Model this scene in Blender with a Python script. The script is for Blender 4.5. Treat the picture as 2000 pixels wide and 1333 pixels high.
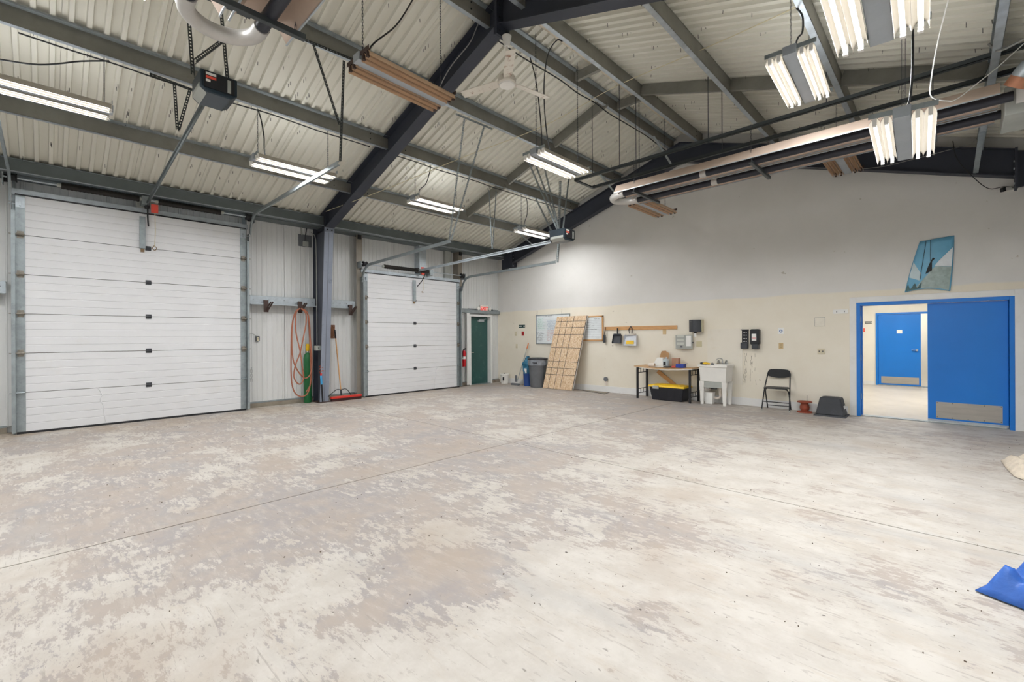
import bpy, bmesh, math, random
from mathutils import Vector, Matrix
random.seed(7)
for o in list(bpy.data.objects): bpy.data.objects.remove(o)
SC = bpy.context.scene
COL = SC.collection
# ------------------------------------------------------------------ camera
F = 882.0; YAW = math.radians(44.08); HY = 658.4; CAMH = 1.455; ROLL = math.radians(-0.27)
cy, sy, cr, sr = math.cos(YAW), math.sin(YAW), math.cos(ROLL), math.sin(ROLL)
cam_d = bpy.data.cameras.new('camera'); cam = bpy.data.objects.new('camera', cam_d); COL.objects.link(cam)
fw = Vector((-sy, cy, 0)); rt = Vector((cy, sy, 0)); up = Vector((0, 0, 1))
r2 = rt*cr + up*sr; u2 = up*cr - rt*sr
cam.matrix_world = Matrix((( r2.x, u2.x, -fw.x, 0), (r2.y, u2.y, -fw.y, 0), (r2.z, u2.z, -fw.z, CAMH), (0, 0, 0, 1)))
cam_d.sensor_width = 36; cam_d.lens = 36*F/2000; cam_d.shift_y = (HY-666.5)/2000
cam_d.clip_start = 0.05; cam_d.clip_end = 200
SC.camera = cam
# ------------------------------------------------------------------ world, exposure
w = bpy.data.worlds.new('world'); SC.world = w; w.use_nodes = True
w.node_tree.nodes['Background'].inputs[0].default_value = (0.75, 0.82, 0.9, 1)
w.node_tree.nodes['Background'].inputs[1].default_value = 0.4
SC.view_settings.view_transform = 'Standard'; SC.view_settings.look = 'None'
SC.view_settings.gamma = 1; SC.view_settings.use_curve_mapping = False
SC.view_settings.exposure = 1.37
TUBE = 1.3          # visible glow of a tube
LAMPW = 5.5         # watts of each tube's downward strip light
try:
    SC.cycles.use_denoising = True; SC.cycles.denoiser = 'OPENIMAGEDENOISE'
    SC.cycles.max_bounces = 5; SC.cycles.diffuse_bounces = 4; SC.cycles.sample_clamp_indirect = 6
    SC.cycles.use_light_tree = False; SC.cycles.adaptive_threshold = .1; SC.cycles.adaptive_min_samples = 16
except Exception: pass

# ------------------------------------------------------------------ pixel -> place helpers (2000x1333 frame)
def ray(u, v):
    a, b = u-1000, v-HY
    U = a*cr+b*sr; V = -a*sr+b*cr
    t = U/F
    return Vector((-sy+t*cy, cy+t*sy, -V/F))
def pX(u, v, x): r = ray(u, v); return Vector((0, 0, CAMH)) + r*(x/r.x)
def pY(u, v, y): r = ray(u, v); return Vector((0, 0, CAMH)) + r*(y/r.y)
def pZ(u, v, z=0): r = ray(u, v); return Vector((0, 0, CAMH)) + r*((z-CAMH)/r.z)

# ------------------------------------------------------------------ materials
def lin(h):
    h = h.lstrip('#'); c = [int(h[i:i+2], 16)/255 for i in (0, 2, 4)]
    return tuple(x/12.92 if x <= .04045 else ((x+.055)/1.055)**2.4 for x in c)
MATS = {}
def mat(name, col, rough=.6, metal=0., var=.1, vs=3., bump=0., bs=60., stain=None, samt=0., ss=1.5, stretch=None, coat=0., sth=(.56, .72)):
    if name in MATS: return MATS[name]
    m = bpy.data.materials.new(name); m.use_nodes = True; nt = m.node_tree; b = nt.nodes['Principled BSDF']
    c = lin(col) if isinstance(col, str) else col
    tc = nt.nodes.new('ShaderNodeTexCoord'); mp = nt.nodes.new('ShaderNodeMapping')
    nt.links.new(tc.outputs['Object'], mp.inputs[0])
    if stretch: mp.inputs['Scale'].default_value = stretch
    n = nt.nodes.new('ShaderNodeTexNoise'); n.inputs['Scale'].default_value = vs; n.inputs['Detail'].default_value = 6
    n.inputs['Roughness'].default_value = .62
    nt.links.new(mp.outputs[0], n.inputs['Vector'])
    r = nt.nodes.new('ShaderNodeValToRGB')
    r.color_ramp.elements[0].position = .3; r.color_ramp.elements[1].position = .7
    r.color_ramp.elements[0].color = (*[x*(1-var) for x in c], 1); r.color_ramp.elements[1].color = (*[min(1, x*(1+var)) for x in c], 1)
    nt.links.new(n.outputs['Fac'], r.inputs[0]); out = r.outputs[0]
    if stain:
        n2 = nt.nodes.new('ShaderNodeTexNoise'); n2.inputs['Scale'].default_value = ss; n2.inputs['Detail'].default_value = 9
        n2.inputs['Roughness'].default_value = .7; nt.links.new(mp.outputs[0], n2.inputs['Vector'])
        r2_ = nt.nodes.new('ShaderNodeValToRGB'); r2_.color_ramp.elements[0].position = sth[0]; r2_.color_ramp.elements[1].position = sth[1]
        r2_.color_ramp.elements[0].color = (0, 0, 0, 1); r2_.color_ramp.elements[1].color = (samt, samt, samt, 1)
        nt.links.new(n2.outputs['Fac'], r2_.inputs[0])
        mx = nt.nodes.new('ShaderNodeMixRGB'); mx.inputs[2].default_value = (*lin(stain), 1)
        nt.links.new(r2_.outputs[0], mx.inputs[0]); nt.links.new(out, mx.inputs[1]); out = mx.outputs[0]
    nt.links.new(out, b.inputs['Base Color'])
    b.inputs['Roughness'].default_value = rough; b.inputs['Metallic'].default_value = metal
    if coat: b.inputs['Coat Weight'].default_value = coat
    if bump:
        n3 = nt.nodes.new('ShaderNodeTexNoise'); n3.inputs['Scale'].default_value = bs; n3.inputs['Detail'].default_value = 5
        nt.links.new(mp.outputs[0], n3.inputs['Vector'])
        bp = nt.nodes.new('ShaderNodeBump'); bp.inputs['Strength'].default_value = bump; bp.inputs['Distance'].default_value = .02
        nt.links.new(n3.outputs['Fac'], bp.inputs['Height']); nt.links.new(bp.outputs[0], b.inputs['Normal'])
    MATS[name] = m; return m
def emis(name, col, s):
    if name in MATS: return MATS[name]
    m = bpy.data.materials.new(name); m.use_nodes = True; b = m.node_tree.nodes['Principled BSDF']
    b.inputs['Base Color'].default_value = (.8, .8, .8, 1)
    b.inputs['Emission Color'].default_value = (*lin(col), 1); b.inputs['Emission Strength'].default_value = s
    MATS[name] = m; return m

GALV = mat('galvanized steel', '#9aa3a6', .45, .55, .16, 9, stain='#70767a', samt=.5, ss=14)
GALVB = mat('bright galvanized steel', '#b9c2c8', .4, .5, .14, 11)
PURL = mat('purlin steel', '#8f8e86', .5, .45, .14, 2.5, stain='#6a6253', samt=.5, ss=1.2)  # brownish tint puts warm reflected light into the web colour
STRUT = mat('grey painted strut', '#676f70', .55, .3, .12, 3)
FRAME = mat('charcoal frame paint', '#343843', .55, 0, .14, 1.4, stain='#4a4c52', samt=.5, ss=2)
COLPAINT = mat('blue grey column paint', '#848b99', .5, .1, .1, 2.5, stain='#50545c', samt=.6, ss=5)
ANGLE = mat('dark slotted angle', '#4c5050', .5, .5, .12, 6)
RAILM = mat('dark green grey rail', '#4a5052', .5, .4, .1, 5)
LINER = mat('cream roof liner', '#dedcd0', .5, 0, .025, .6, stain='#c3baa6', samt=.25, ss=.9)
CAP = mat('ridge cap cream', '#d8cfbd', .6, 0, .05, 2)
SHEET = mat('white wall sheet', '#d9dad9', .45, 0, .04, 1.2, stain='#c6c3ba', samt=.35, ss=2.0, stretch=(1, 1, .25))
DOORW = mat('white door section', '#dcdddf', .4, 0, .03, 2, stain='#cfcac0', samt=.25, ss=1.5)
WHITE = mat('white enamel', '#e8e6e0', .4, 0, .04, 4)
WOODW = mat('white trim paint', '#e6e6e4', .45, 0, .04, 3, stain='#c9c3b5', samt=.3, ss=4)
BLUE = mat('blue door paint', '#1079d6', .38, 0, .06, 1.2, stain='#2d86d4', samt=.25, ss=1.1)
GREEN = mat('dark green door paint', '#2f5652', .4, 0, .12, 2, stain='#6b8681', samt=.35, ss=7)
STEEL = mat('brushed kick plate', '#b4afa6', .42, .5, .1, 3, stain='#8e887c', samt=.4, ss=6, stretch=(1, 1, 8))
CHROME = mat('chrome', '#d4d7da', .18, 1, .04, 5)
BLACK = mat('black plastic', '#1c1e22', .45, 0, .15, 8)
BLACKM = mat('black steel', '#222327', .5, .2, .15, 8)
SPRING = mat('black spring steel', '#24211f', .5, .4, .3, 30)
DGREY = mat('dark grey plastic', '#3d4045', .4, 0, .1, 6)
GREYP = mat('grey plastic', '#6c6f73', .5, 0, .1, 5)
LGREY = mat('light grey enamel', '#a9aca6', .5, 0, .08, 5)
NAVY = mat('dark teal opener shell', '#1d2c36', .35, 0, .1, 6)
RED = mat('red plastic', '#d2372c', .4, 0, .08, 6)
REDT = mat('red tag', '#ee5a4a', .5, 0, .06, 6)
ORANGE = mat('rust orange rubber hose', '#a2634a', .5, 0, .1, 8)
YEL = mat('yellow plastic', '#efc31f', .4, 0, .06, 6)
GRN = mat('green cylinder paint', '#1e6b3a', .4, 0, .1, 4)
BLU2 = mat('blue plastic', '#2a4f96', .45, 0, .12, 6)
TEAL = mat('teal bag', '#2d7292', .55, 0, .15, 9)
BROWN = mat('dark brown bracket', '#4a3a35', .6, .2, .15, 9)
RUSTB = mat('rust brown plate', '#7a5238', .8, .1, .2, 12)
RUST = mat('rusty hinge', '#8a7358', .6, .5, .25, 30)
RUST2 = mat('weathered hinge', '#8f8a80', .5, .5, .25, 30, stain='#7a5f45', samt=.8, ss=18)
WOOD = mat('pale wood', '#cc9c68', .6, 0, .14, 3, stretch=(2, 14, 14))
PLY = mat('plywood top', '#c9a67d', .65, 0, .14, 4, stain='#a98a66', samt=.5, ss=3)
CARD = mat('cardboard', '#b58d63', .8, 0, .1, 5)
PAPER = mat('white paper', '#eeeeea', .7, 0, .03, 5)
BEIGEP = mat('beige plate', '#d6cdb2', .5, 0, .06, 6)
PIPE = mat('white drain pipe', '#e3d8cc', .4, 0, .06, 6)
PINK = mat('tan reflector', '#c4b0a0', .6, .1, .08, 3)
PINKIN = mat('inner reflector', '#cfc0b4', .3, .5, .06, 3)
TUBEB = mat('black heater tube', '#30323a', .45, .3, .15, 8)
UBEND = mat('pale aluminised bend', '#c6c4c0', .4, .3, .08, 5, stain='#9c978d', samt=.4, ss=5)
CREAMR = mat('white reflector enamel', '#bdb6a8', .4, 0, .04, 4)
TANR = mat('unlit reflector', '#d8b795', .4, 0, .06, 4)
TUBEOFF = mat('unlit tube', '#8a6a4c', .3, 0, .05, 4)
COVER = mat('grey ballast cover', '#aab1b8', .45, .3, .06, 5, stain='#8e979e', samt=.4, ss=10)
RUSTW = mat('rusty white enamel', '#dcd6ca', .45, 0, .05, 4, stain='#8f5d3c', samt=.95, ss=9, sth=(.55, .66))
WIRE = mat('black cable', '#2a2b2c', .5, 0, .1, 10)
WIREG = mat('grey cable', '#8f8f8c', .5, 0, .1, 10)
CREAMW = mat('cream string', '#d8cfae', .7, 0, .05, 8)
CURB = mat('stained concrete curb', '#8f8678', .85, 0, .2, 5, stain='#6d5540', samt=.8, ss=6)
TERRA = mat('rust red iron', '#9a4b35', .7, 0, .2, 12)
TARP = mat('blue tarp', '#2f63b8', .4, 0, .12, 5, bump=.25, bs=30)
RAG = mat('cream rag', '#d9cdbb', .9, 0, .12, 14, bump=.5, bs=60)
MATM = mat('brown floor mat', '#8c8375', .9, 0, .15, 9, bump=.3, bs=150)
INK = mat('black ink', '#26282c', .6, 0, .05, 5)
INKB = mat('blue ink', '#6d8fb4', .6, 0, .05, 5)
INKR = mat('red ink', '#c8746c', .6, 0, .05, 5)
INKG = mat('green ink', '#8cc2ac', .6, 0, .05, 5)
LAMP = emis('lit fluorescent tube', '#fbfcff', TUBE)
EXITM = emis('lit exit letters', '#e8140a', .35); EXITM.node_tree.nodes['Principled BSDF'].inputs['Base Color'].default_value = (.35, .01, .01, 1)

def floor_mat():
    m = bpy.data.materials.new('worn painted concrete'); m.use_nodes = True; nt = m.node_tree; L = nt.links; N = nt.nodes
    b = N['Principled BSDF']
    geo = N.new('ShaderNodeNewGeometry')
    def mapping(sc, rot=0):
        mp = N.new('ShaderNodeMapping'); mp.inputs['Scale'].default_value = sc; mp.inputs['Rotation'].default_value = (0, 0, rot)
        L.new(geo.outputs['Position'], mp.inputs[0]); return mp.outputs[0]
    def noise(vec, s, d=8, ro=.6, dist=0.):
        n = N.new('ShaderNodeTexNoise'); n.inputs['Scale'].default_value = s; n.inputs['Detail'].default_value = d
        n.inputs['Roughness'].default_value = ro; n.inputs['Distortion'].default_value = dist; L.new(vec, n.inputs['Vector']); return n.outputs['Fac']
    def math_(op, a, b_, c_=None):
        n = N.new('ShaderNodeMath'); n.operation = op
        for i, x in enumerate((a, b_, c_)):
            if x is None: continue
            if isinstance(x, (int, float)): n.inputs[i].default_value = x
            else: L.new(x, n.inputs[i])
        return n.outputs[0]
    def ramp(f, p0, p1, c0=0., c1=1.):
        n = N.new('ShaderNodeMapRange'); n.interpolation_type = 'SMOOTHSTEP'; L.new(f, n.inputs[0])
        n.inputs[1].default_value = p0; n.inputs[2].default_value = p1; n.inputs[3].default_value = c0; n.inputs[4].default_value = c1; return n.outputs[0]
    def mix(f, a, b_):
        n = N.new('ShaderNodeMixRGB')
        if isinstance(f, float): n.inputs[0].default_value = f
        else: L.new(f, n.inputs[0])
        for i, x in ((1, a), (2, b_)):
            if isinstance(x, tuple): n.inputs[i].default_value = (*x, 1)
            else: L.new(x, n.inputs[i])
        return n.outputs[0]
    P = mapping((1, 1, 1)); ST = mapping((.8, 2.4, 1), math.radians(-40))
    big = noise(P, .42, 4, .55, .3); mid = noise(P, 1.9, 9, .74, .2); streak = noise(ST, 2.6, 9, .76); fine = noise(ST, 11, 6, .75)
    sep = N.new('ShaderNodeSeparateXYZ'); L.new(geo.outputs['Position'], sep.inputs[0])
    f = math_('ADD', math_('MULTIPLY', big, .26), math_('MULTIPLY', mid, .36)); f = math_('ADD', f, math_('MULTIPLY', streak, .26)); f = math_('ADD', f, math_('MULTIPLY', fine, .26))
    # more wear towards the overhead doors, and a few large worn-through patches
    f = math_('ADD', f, ramp(sep.outputs['X'], -.4, -4.4, 0., .060))
    f = math_('ADD', f, ramp(sep.outputs['Y'], 6.5, 9.0, 0., .035))
    for (u, v, rad, amp) in ((900, 1130, .50, .062), (1120, 985, .8, .055), (1330, 1030, .45, .04), (1010, 900, 1.0, .035), (1265, 1215, .22, .06), (1650, 1140, .4, .035), (600, 1010, .9, .02), (400, 880, 1.2, .02), (870, 1045, .25, -.07), (930, 1300, .5, -.04), (500, 1220, .6, -.03), (330, 940, .7, -.03), (1100, 1120, .4, -.04)):
        q = pZ(u, v); vm = N.new('ShaderNodeVectorMath'); vm.operation = 'DISTANCE'; L.new(geo.outputs['Position'], vm.inputs[0]); vm.inputs[1].default_value = (q.x, q.y, 0)
        f = math_('ADD', f, ramp(vm.outputs['Value'], rad*1.5, rad*.3, 0., amp))
    bare = math_('MULTIPLY', ramp(f, .612, .630), ramp(noise(ST, 5.5, 6, .7), .34, .52, .55, 1.))
    halo = ramp(f, .54, .63)
    paint = mix(ramp(noise(P, 3.2, 5, .7), .35, .65), lin('#cbc6be'), lin('#beb8af'))
    paint = mix(math_('MULTIPLY', ramp(streak, .50, .66), .45), paint, lin('#bfb3a3'))
    film = mix(ramp(mid, .42, .60), lin('#979191'), lin('#a89c92'))
    col = mix(math_('MULTIPLY', halo, .22), paint, lin('#b3aba0'))
    col = mix(math_('MULTIPLY', bare, .80), col, film)
    # broad brown and cool tints, then small lifted flecks
    col = mix(ramp(noise(P, .9, 4, .6), .50, .68, 0., .38), col, lin('#ab9a88'))
    col = mix(ramp(noise(ST, .7, 4, .6), .54, .72, 0., .34), col, lin('#a2a4a6'))
    col = mix(ramp(noise(ST, 15, 4, .65), .60, .64, 0., .45), col, lin('#a39c94'))
    # scratches and dark chips
    sc1 = noise(mapping((1.2, 22, 1), math.radians(-42)), 1.6, 6, .6); sc2 = noise(mapping((1.2, 26, 1), math.radians(24)), 1.3, 6, .6)
    scr = math_('MAXIMUM', ramp(sc1, .635, .66), ramp(sc2, .655, .68))
    col = mix(math_('MULTIPLY', scr, .5), col, lin('#9a9289'))
    chips = ramp(noise(mapping((1, 2.2, 1), .5), 8, 4, .6), .69, .71); col = mix(math_('MULTIPLY', chips, .7), col, lin('#7d766e'))
    chip2 = ramp(noise(P, 24, 2, .5), .745, .765); col = mix(math_('MULTIPLY', chip2, .85), col, lin('#4c453e'))
    # rusty stain near the door wall
    st = math_('MULTIPLY', ramp(sep.outputs['X'], -8.6, -10.3, 0., .55), ramp(noise(P, 1.1, 8, .65), .42, .62)); col = mix(st, col, lin('#a58f73'))
    L.new(col, b.inputs['Base Color']); b.inputs['Roughness'].default_value = .62
    bp = N.new('ShaderNodeBump'); bp.inputs['Strength'].default_value = .25; bp.inputs['Distance'].default_value = .004
    L.new(math_('SUBTRACT', fine, math_('MULTIPLY', bare, .6)), bp.inputs['Height']); L.new(bp.outputs[0], b.inputs['Normal'])
    return m
FLOORM = floor_mat()

def backwall_mat():
    m = bpy.data.materials.new('two tone wall paint'); m.use_nodes = True; nt = m.node_tree; L = nt.links; N = nt.nodes; b = N['Principled BSDF']
    geo = N.new('ShaderNodeNewGeometry'); sep = N.new('ShaderNodeSeparateXYZ'); L.new(geo.outputs['Position'], sep.inputs[0])
    n = N.new('ShaderNodeTexNoise'); n.inputs['Scale'].default_value = 1.2; n.inputs['Detail'].default_value = 7; L.new(geo.outputs['Position'], n.inputs['Vector'])
    ma = N.new('ShaderNodeMath'); ma.operation = 'MULTIPLY_ADD'; ma.inputs[1].default_value = .10; L.new(n.outputs['Fac'], ma.inputs[0]); L.new(sep.outputs['Z'], ma.inputs[2])
    mr = N.new('ShaderNodeMapRange'); L.new(ma.outputs[0], mr.inputs[0]); mr.inputs[1].default_value = 2.285; mr.inputs[2].default_value = 2.32
    n2 = N.new('ShaderNodeTexNoise'); n2.inputs['Scale'].default_value = .9; n2.inputs['Detail'].default_value = 8; n2.inputs['Roughness'].default_value = .65; L.new(geo.outputs['Position'], n2.inputs['Vector'])
    rp = N.new('ShaderNodeValToRGB'); rp.color_ramp.elements[0].position = .35; rp.color_ramp.elements[1].position = .7
    rp.color_ramp.elements[0].color = (*lin('#ece6d7'), 1); rp.color_ramp.elements[1].color = (*lin('#e5ddcb'), 1); L.new(n2.outputs['Fac'], rp.inputs[0])
    rp2 = N.new('ShaderNodeValToRGB'); rp2.color_ramp.elements[0].position = .35; rp2.color_ramp.elements[1].position = .7
    rp2.color_ramp.elements[0].color = (*lin('#e2e0dc'), 1); rp2.color_ramp.elements[1].color = (*lin('#dad8d3'), 1); L.new(n2.outputs['Fac'], rp2.inputs[0])
    # small scuffs
    n3 = N.new('ShaderNodeTexNoise'); n3.inputs['Scale'].default_value = 7; n3.inputs['Detail'].default_value = 4; L.new(geo.outputs['Position'], n3.inputs['Vector'])
    sc = N.new('ShaderNodeMapRange'); L.new(n3.outputs['Fac'], sc.inputs[0]); sc.inputs[1].default_value = .735; sc.inputs[2].default_value = .76; sc.inputs[4].default_value = .6
    mx = N.new('ShaderNodeMixRGB'); L.new(mr.outputs[0], mx.inputs[0]); L.new(rp.outputs[0], mx.inputs[1]); L.new(rp2.outputs[0], mx.inputs[2])
    mx2 = N.new('ShaderNodeMixRGB'); L.new(sc.outputs[0], mx2.inputs[0]); L.new(mx.outputs[0], mx2.inputs[1]); mx2.inputs[2].default_value = (*lin('#a89f8c'), 1)
    L.new(mx2.outputs[0], b.inputs['Base Color']); b.inputs['Roughness'].default_value = .6
    return m
BACKW = backwall_mat()

def osb_mat():
    m = bpy.data.materials.new('oriented strand board'); m.use_nodes = True; nt = m.node_tree; L = nt.links; N = nt.nodes; b = N['Principled BSDF']
    tc = N.new('ShaderNodeTexCoord'); v = N.new('ShaderNodeTexVoronoi'); v.inputs['Scale'].default_value = 62
    mp = N.new('ShaderNodeMapping'); mp.inputs['Scale'].default_value = (1, 1, .55); L.new(tc.outputs['Object'], mp.inputs[0]); L.new(mp.outputs[0], v.inputs['Vector'])
    rp = N.new('ShaderNodeValToRGB'); e = rp.color_ramp.elements; e[0].position = 0; e[1].position = 1
    e[0].color = (*lin('#c8a681'), 1); e[1].color = (*lin('#ead6ba'), 1); x = e.new(.5); x.color = (*lin('#dcc09e'), 1)
    sp = N.new('ShaderNodeSeparateColor'); L.new(v.outputs['Color'], sp.inputs[0]); L.new(sp.outputs[0], rp.inputs[0]); L.new(rp.outputs[0], b.inputs['Base Color'])
    b.inputs['Roughness'].default_value = .75; return m
OSB = osb_mat()

# ------------------------------------------------------------------ mesh builder
class MB:
    def __init__(s): s.v = []; s.f = []
    def add(s, vs, fs):
        n = len(s.v); s.v += [Vector(p) for p in vs]; s.f += [tuple(i+n for i in f) for f in fs]; return s
    def box(s, c, d, rot=None):
        c = Vector(c); h = Vector(d)/2; P = []
        for x in (-1, 1):
            for y in (-1, 1):
                for z in (-1, 1):
                    p = Vector((x*h.x, y*h.y, z*h.z))
                    if rot is not None: p = rot @ p
                    P.append(c+p)
        return s.add(P, [(0, 1, 3, 2), (4, 6, 7, 5), (0, 4, 5, 1), (2, 3, 7, 6), (0, 2, 6, 4), (1, 5, 7, 3)])
    def bb(s, x0, x1, y0, y1, z0, z1): return s.box(((x0+x1)/2, (y0+y1)/2, (z0+z1)/2), (abs(x1-x0), abs(y1-y0), abs(z1-z0)))
    def bar(s, a, b, w, h, upv=(0, 0, 1)):
        a, b = Vector(a), Vector(b); d = (b-a); L = d.length
        if L < 1e-6: return s
        d /= L; u_ = Vector(upv)
        if abs(d.dot(u_)) > .98: u_ = Vector((1, 0, 0)) if abs(d.x) < .9 else Vector((0, 1, 0))
        sd = d.cross(u_).normalized(); u_ = sd.cross(d).normalized()
        R = Matrix((sd, d, u_)).transposed()
        return s.box((a+b)/2, (w, L, h), R)
    def tube(s, pts, r, n=8, caps=True, closed=False):
        pts = [Vector(p) for p in pts]; m = len(pts); rings = []; prev = None
        rr = r if isinstance(r, (list, tuple)) else [r]*m
        for i, p in enumerate(pts):
            t = (pts[min(i+1, m-1)]-pts[max(i-1, 0)])
            if t.length < 1e-9: t = Vector((0, 0, 1))
            t.normalize()
            if prev is None:
                a = Vector((0, 0, 1)) if abs(t.z) < .9 else Vector((1, 0, 0)); nx = t.cross(a).normalized()
            else:
                nx = prev-t*prev.dot(t)
                if nx.length < 1e-6: nx = t.orthogonal()
                nx.normalize()
            prev = nx; ny = t.cross(nx)
            rings.append([p+(nx*math.cos(2*math.pi*k/n)+ny*math.sin(2*math.pi*k/n))*rr[i] for k in range(n)])
        vs = [q for R in rings for q in R]; fs = []
        for i in range(m-1):
            for k in range(n): fs.append((i*n+k, i*n+(k+1) % n, (i+1)*n+(k+1) % n, (i+1)*n+k))
        if caps: fs.append(tuple(reversed(range(n)))); fs.append(tuple((m-1)*n+k for k in range(n)))
        return s.add(vs, fs)
    def lathe(s, prof, c=(0, 0, 0), n=20, axis='z'):
        c = Vector(c); vs = []; fs = []
        for (r, z) in prof:
            for k in range(n):
                a = 2*math.pi*k/n; q = Vector((r*math.cos(a), r*math.sin(a), z))
                if axis == 'x': q = Vector((q.z, q.x, q.y))
                if axis == 'y': q = Vector((q.x, q.z, q.y))
                vs.append(c+q)
        m = len(prof)
        for i in range(m-1):
            for k in range(n): fs.append((i*n+k, i*n+(k+1) % n, (i+1)*n+(k+1) % n, (i+1)*n+k))
        fs.append(tuple(reversed(range(n)))); fs.append(tuple((m-1)*n+k for k in range(n)))
        return s.add(vs, fs)
    def prism(s, poly, a, b):
        """poly: list of offset vectors; extruded from point a to point b"""
        a, b = Vector(a), Vector(b); n = len(poly); P = [Vector(p) for p in poly]
        vs = [a+p for p in P]+[b+p for p in P]
        fs = [(i, (i+1) % n, n+(i+1) % n, n+i) for i in range(n)]+[tuple(reversed(range(n))), tuple(range(n, 2*n))]
        return s.add(vs, fs)
    def sheet(s, prof, t0, t1, off):
        """prof: list of points; strip from p+t0 to p+t1, thickened by off"""
        n = len(prof); P = [Vector(p) for p in prof]; t0, t1, off = Vector(t0), Vector(t1), Vector(off)
        vs = [p+t0 for p in P]+[p+t1 for p in P]+[p+t0+off for p in P]+[p+t1+off for p in P]; fs = []
        for i in range(n-1):
            fs += [(i, i+1, n+i+1, n+i), (2*n+i, 3*n+i, 3*n+i+1, 2*n+i+1), (i, 2*n+i, 2*n+i+1, i+1), (n+i, n+i+1, 3*n+i+1, 3*n+i)]
        fs += [(0, n, 3*n, 2*n), (n-1, 3*n-1, 4*n-1, 2*n-1)]
        return s.add(vs, fs)
    def perf(s, a, b, w, dirv, hole=.02, pitch=.042, t=.003):
        """slotted steel strip with real holes: two edge strips and rungs"""
        a, b = Vector(a), Vector(b); d = (b-a); L = d.length; d.normalize(); dv = Vector(dirv); dv = (dv-d*dv.dot(d)).normalized(); nn = d.cross(dv)
        e = w*.32
        for k in (-1, 1):
            q = dv*k*(w-e)/2; s.bar(a+q, b+q, t, e, dv)
        n = max(1, int(L/pitch))
        for i in range(n+1):
            p = a+d*min(L, (i*pitch)); s.bar(p, p+d*(pitch-hole), t, w*.4, dv) if i*pitch+pitch-hole < L else None
        return s
BASE = {}
def obj(name, mb, m, parent=None, smooth=False, bev=0., ang=.6, kind=None, label=None, raw=False):
    me = bpy.data.meshes.new(name)
    o0 = BASE.get(parent, Vector((0, 0, 0))) if (parent is not None and not raw) else Vector((0, 0, 0))
    me.from_pydata([tuple(p-o0) for p in mb.v], [], mb.f); me.update()
    bm = bmesh.new(); bm.from_mesh(me); bmesh.ops.recalc_face_normals(bm, faces=bm.faces); bm.to_mesh(me); bm.free()
    me.materials.append(m)
    if smooth: me.shade_smooth(); me.set_sharp_from_angle(angle=ang)
    o = bpy.data.objects.new(name, me); COL.objects.link(o)
    if parent is not None:
        o.parent = parent; BASE[o] = Vector((0, 0, 0)) if raw else o0
    else: BASE[o] = Vector((0, 0, 0))
    if bev:
        b = o.modifiers.new('bevel', 'BEVEL'); b.width = bev; b.segments = 2; b.limit_method = 'ANGLE'
    if kind: o['kind'] = kind
    if label: o['label'] = label
    return o
def tag(o, label, cat, group=None, kind=None):
    o['label'] = label; o['category'] = cat
    if group: o['group'] = group
    if kind: o['kind'] = kind
    return o
def thing(name, label, cat, loc=(0, 0, 0), rz=0., group=None, kind=None):
    o = bpy.data.objects.new(name, None); COL.objects.link(o); o.empty_display_size = .1
    o.location = loc; o.rotation_euler = (0, 0, rz); BASE[o] = Vector(loc)
    return tag(o, label, cat, group, kind)
def text(name, body, size, m, parent, origin, right, upv, off=.002, raw=False):
    cu = bpy.data.curves.new(name, 'FONT'); cu.body = body; cu.size = size; cu.align_x = 'CENTER'; cu.align_y = 'CENTER'; cu.extrude = .0015; cu.offset = .004 if body == 'EXIT' else 0
    tmp = bpy.data.objects.new('tmp', cu); COL.objects.link(tmp); dg = bpy.context.evaluated_depsgraph_get()
    me = bpy.data.meshes.new_from_object(tmp.evaluated_get(dg)); bpy.data.objects.remove(tmp)
    R = Vector(right).normalized(); U = Vector(upv).normalized(); Nn = R.cross(U); o0 = BASE.get(parent, Vector()) if not raw else Vector()
    for vtx in me.vertices: vtx.co = Vector(origin)+R*vtx.co.x+U*vtx.co.y+Nn*(vtx.co.z+off)-o0
    me.materials.clear(); me.materials.append(m)
    o = bpy.data.objects.new(name, me); COL.objects.link(o); o.parent = parent; BASE[o] = o0; return o
def bez(p0, p1, p2, p3, n=12):
    p0, p1, p2, p3 = map(Vector, (p0, p1, p2, p3)); out = []
    for i in range(n+1):
        t = i/n; out.append(p0*(1-t)**3+p1*3*t*(1-t)**2+p2*3*t*t*(1-t)+p3*t**3)
    return out
def smoothpts(pts, n=6):
    pts = [Vector(p) for p in pts]; out = []
    for i in range(len(pts)-1):
        p0 = pts[max(i-1, 0)]; p1 = pts[i]; p2 = pts[i+1]; p3 = pts[min(i+2, len(pts)-1)]
        for k in range(n):
            t = k/n; out.append(.5*((2*p1)+(p2-p0)*t+(2*p0-5*p1+4*p2-p3)*t*t+(3*p1-p0-3*p2+p3)*t**3))
    return out+[pts[-1]]

# ------------------------------------------------------------------ dimensions of the hall
LX, RX, YB, Y0 = -10.50, 1.84, 10.20, -4.6       # door wall, right wall, back wall, rear wall
XR, ZR, SL = -4.33, 6.093, 1/3                   # ridge and roof pitch
def roof(x): return ZR-abs(x-XR)*SL
D1 = (-.32, 2.823, 3.66); D2 = (5.366, 8.353, 3.03); DG = (8.93, 9.74, 2.08)
DB = (-1.205, .712, 2.04)                        # blue door frame opening in the back wall
XD = -10.21                                      # face of the overhead doors
YF = 4.35                                        # main frame

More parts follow.
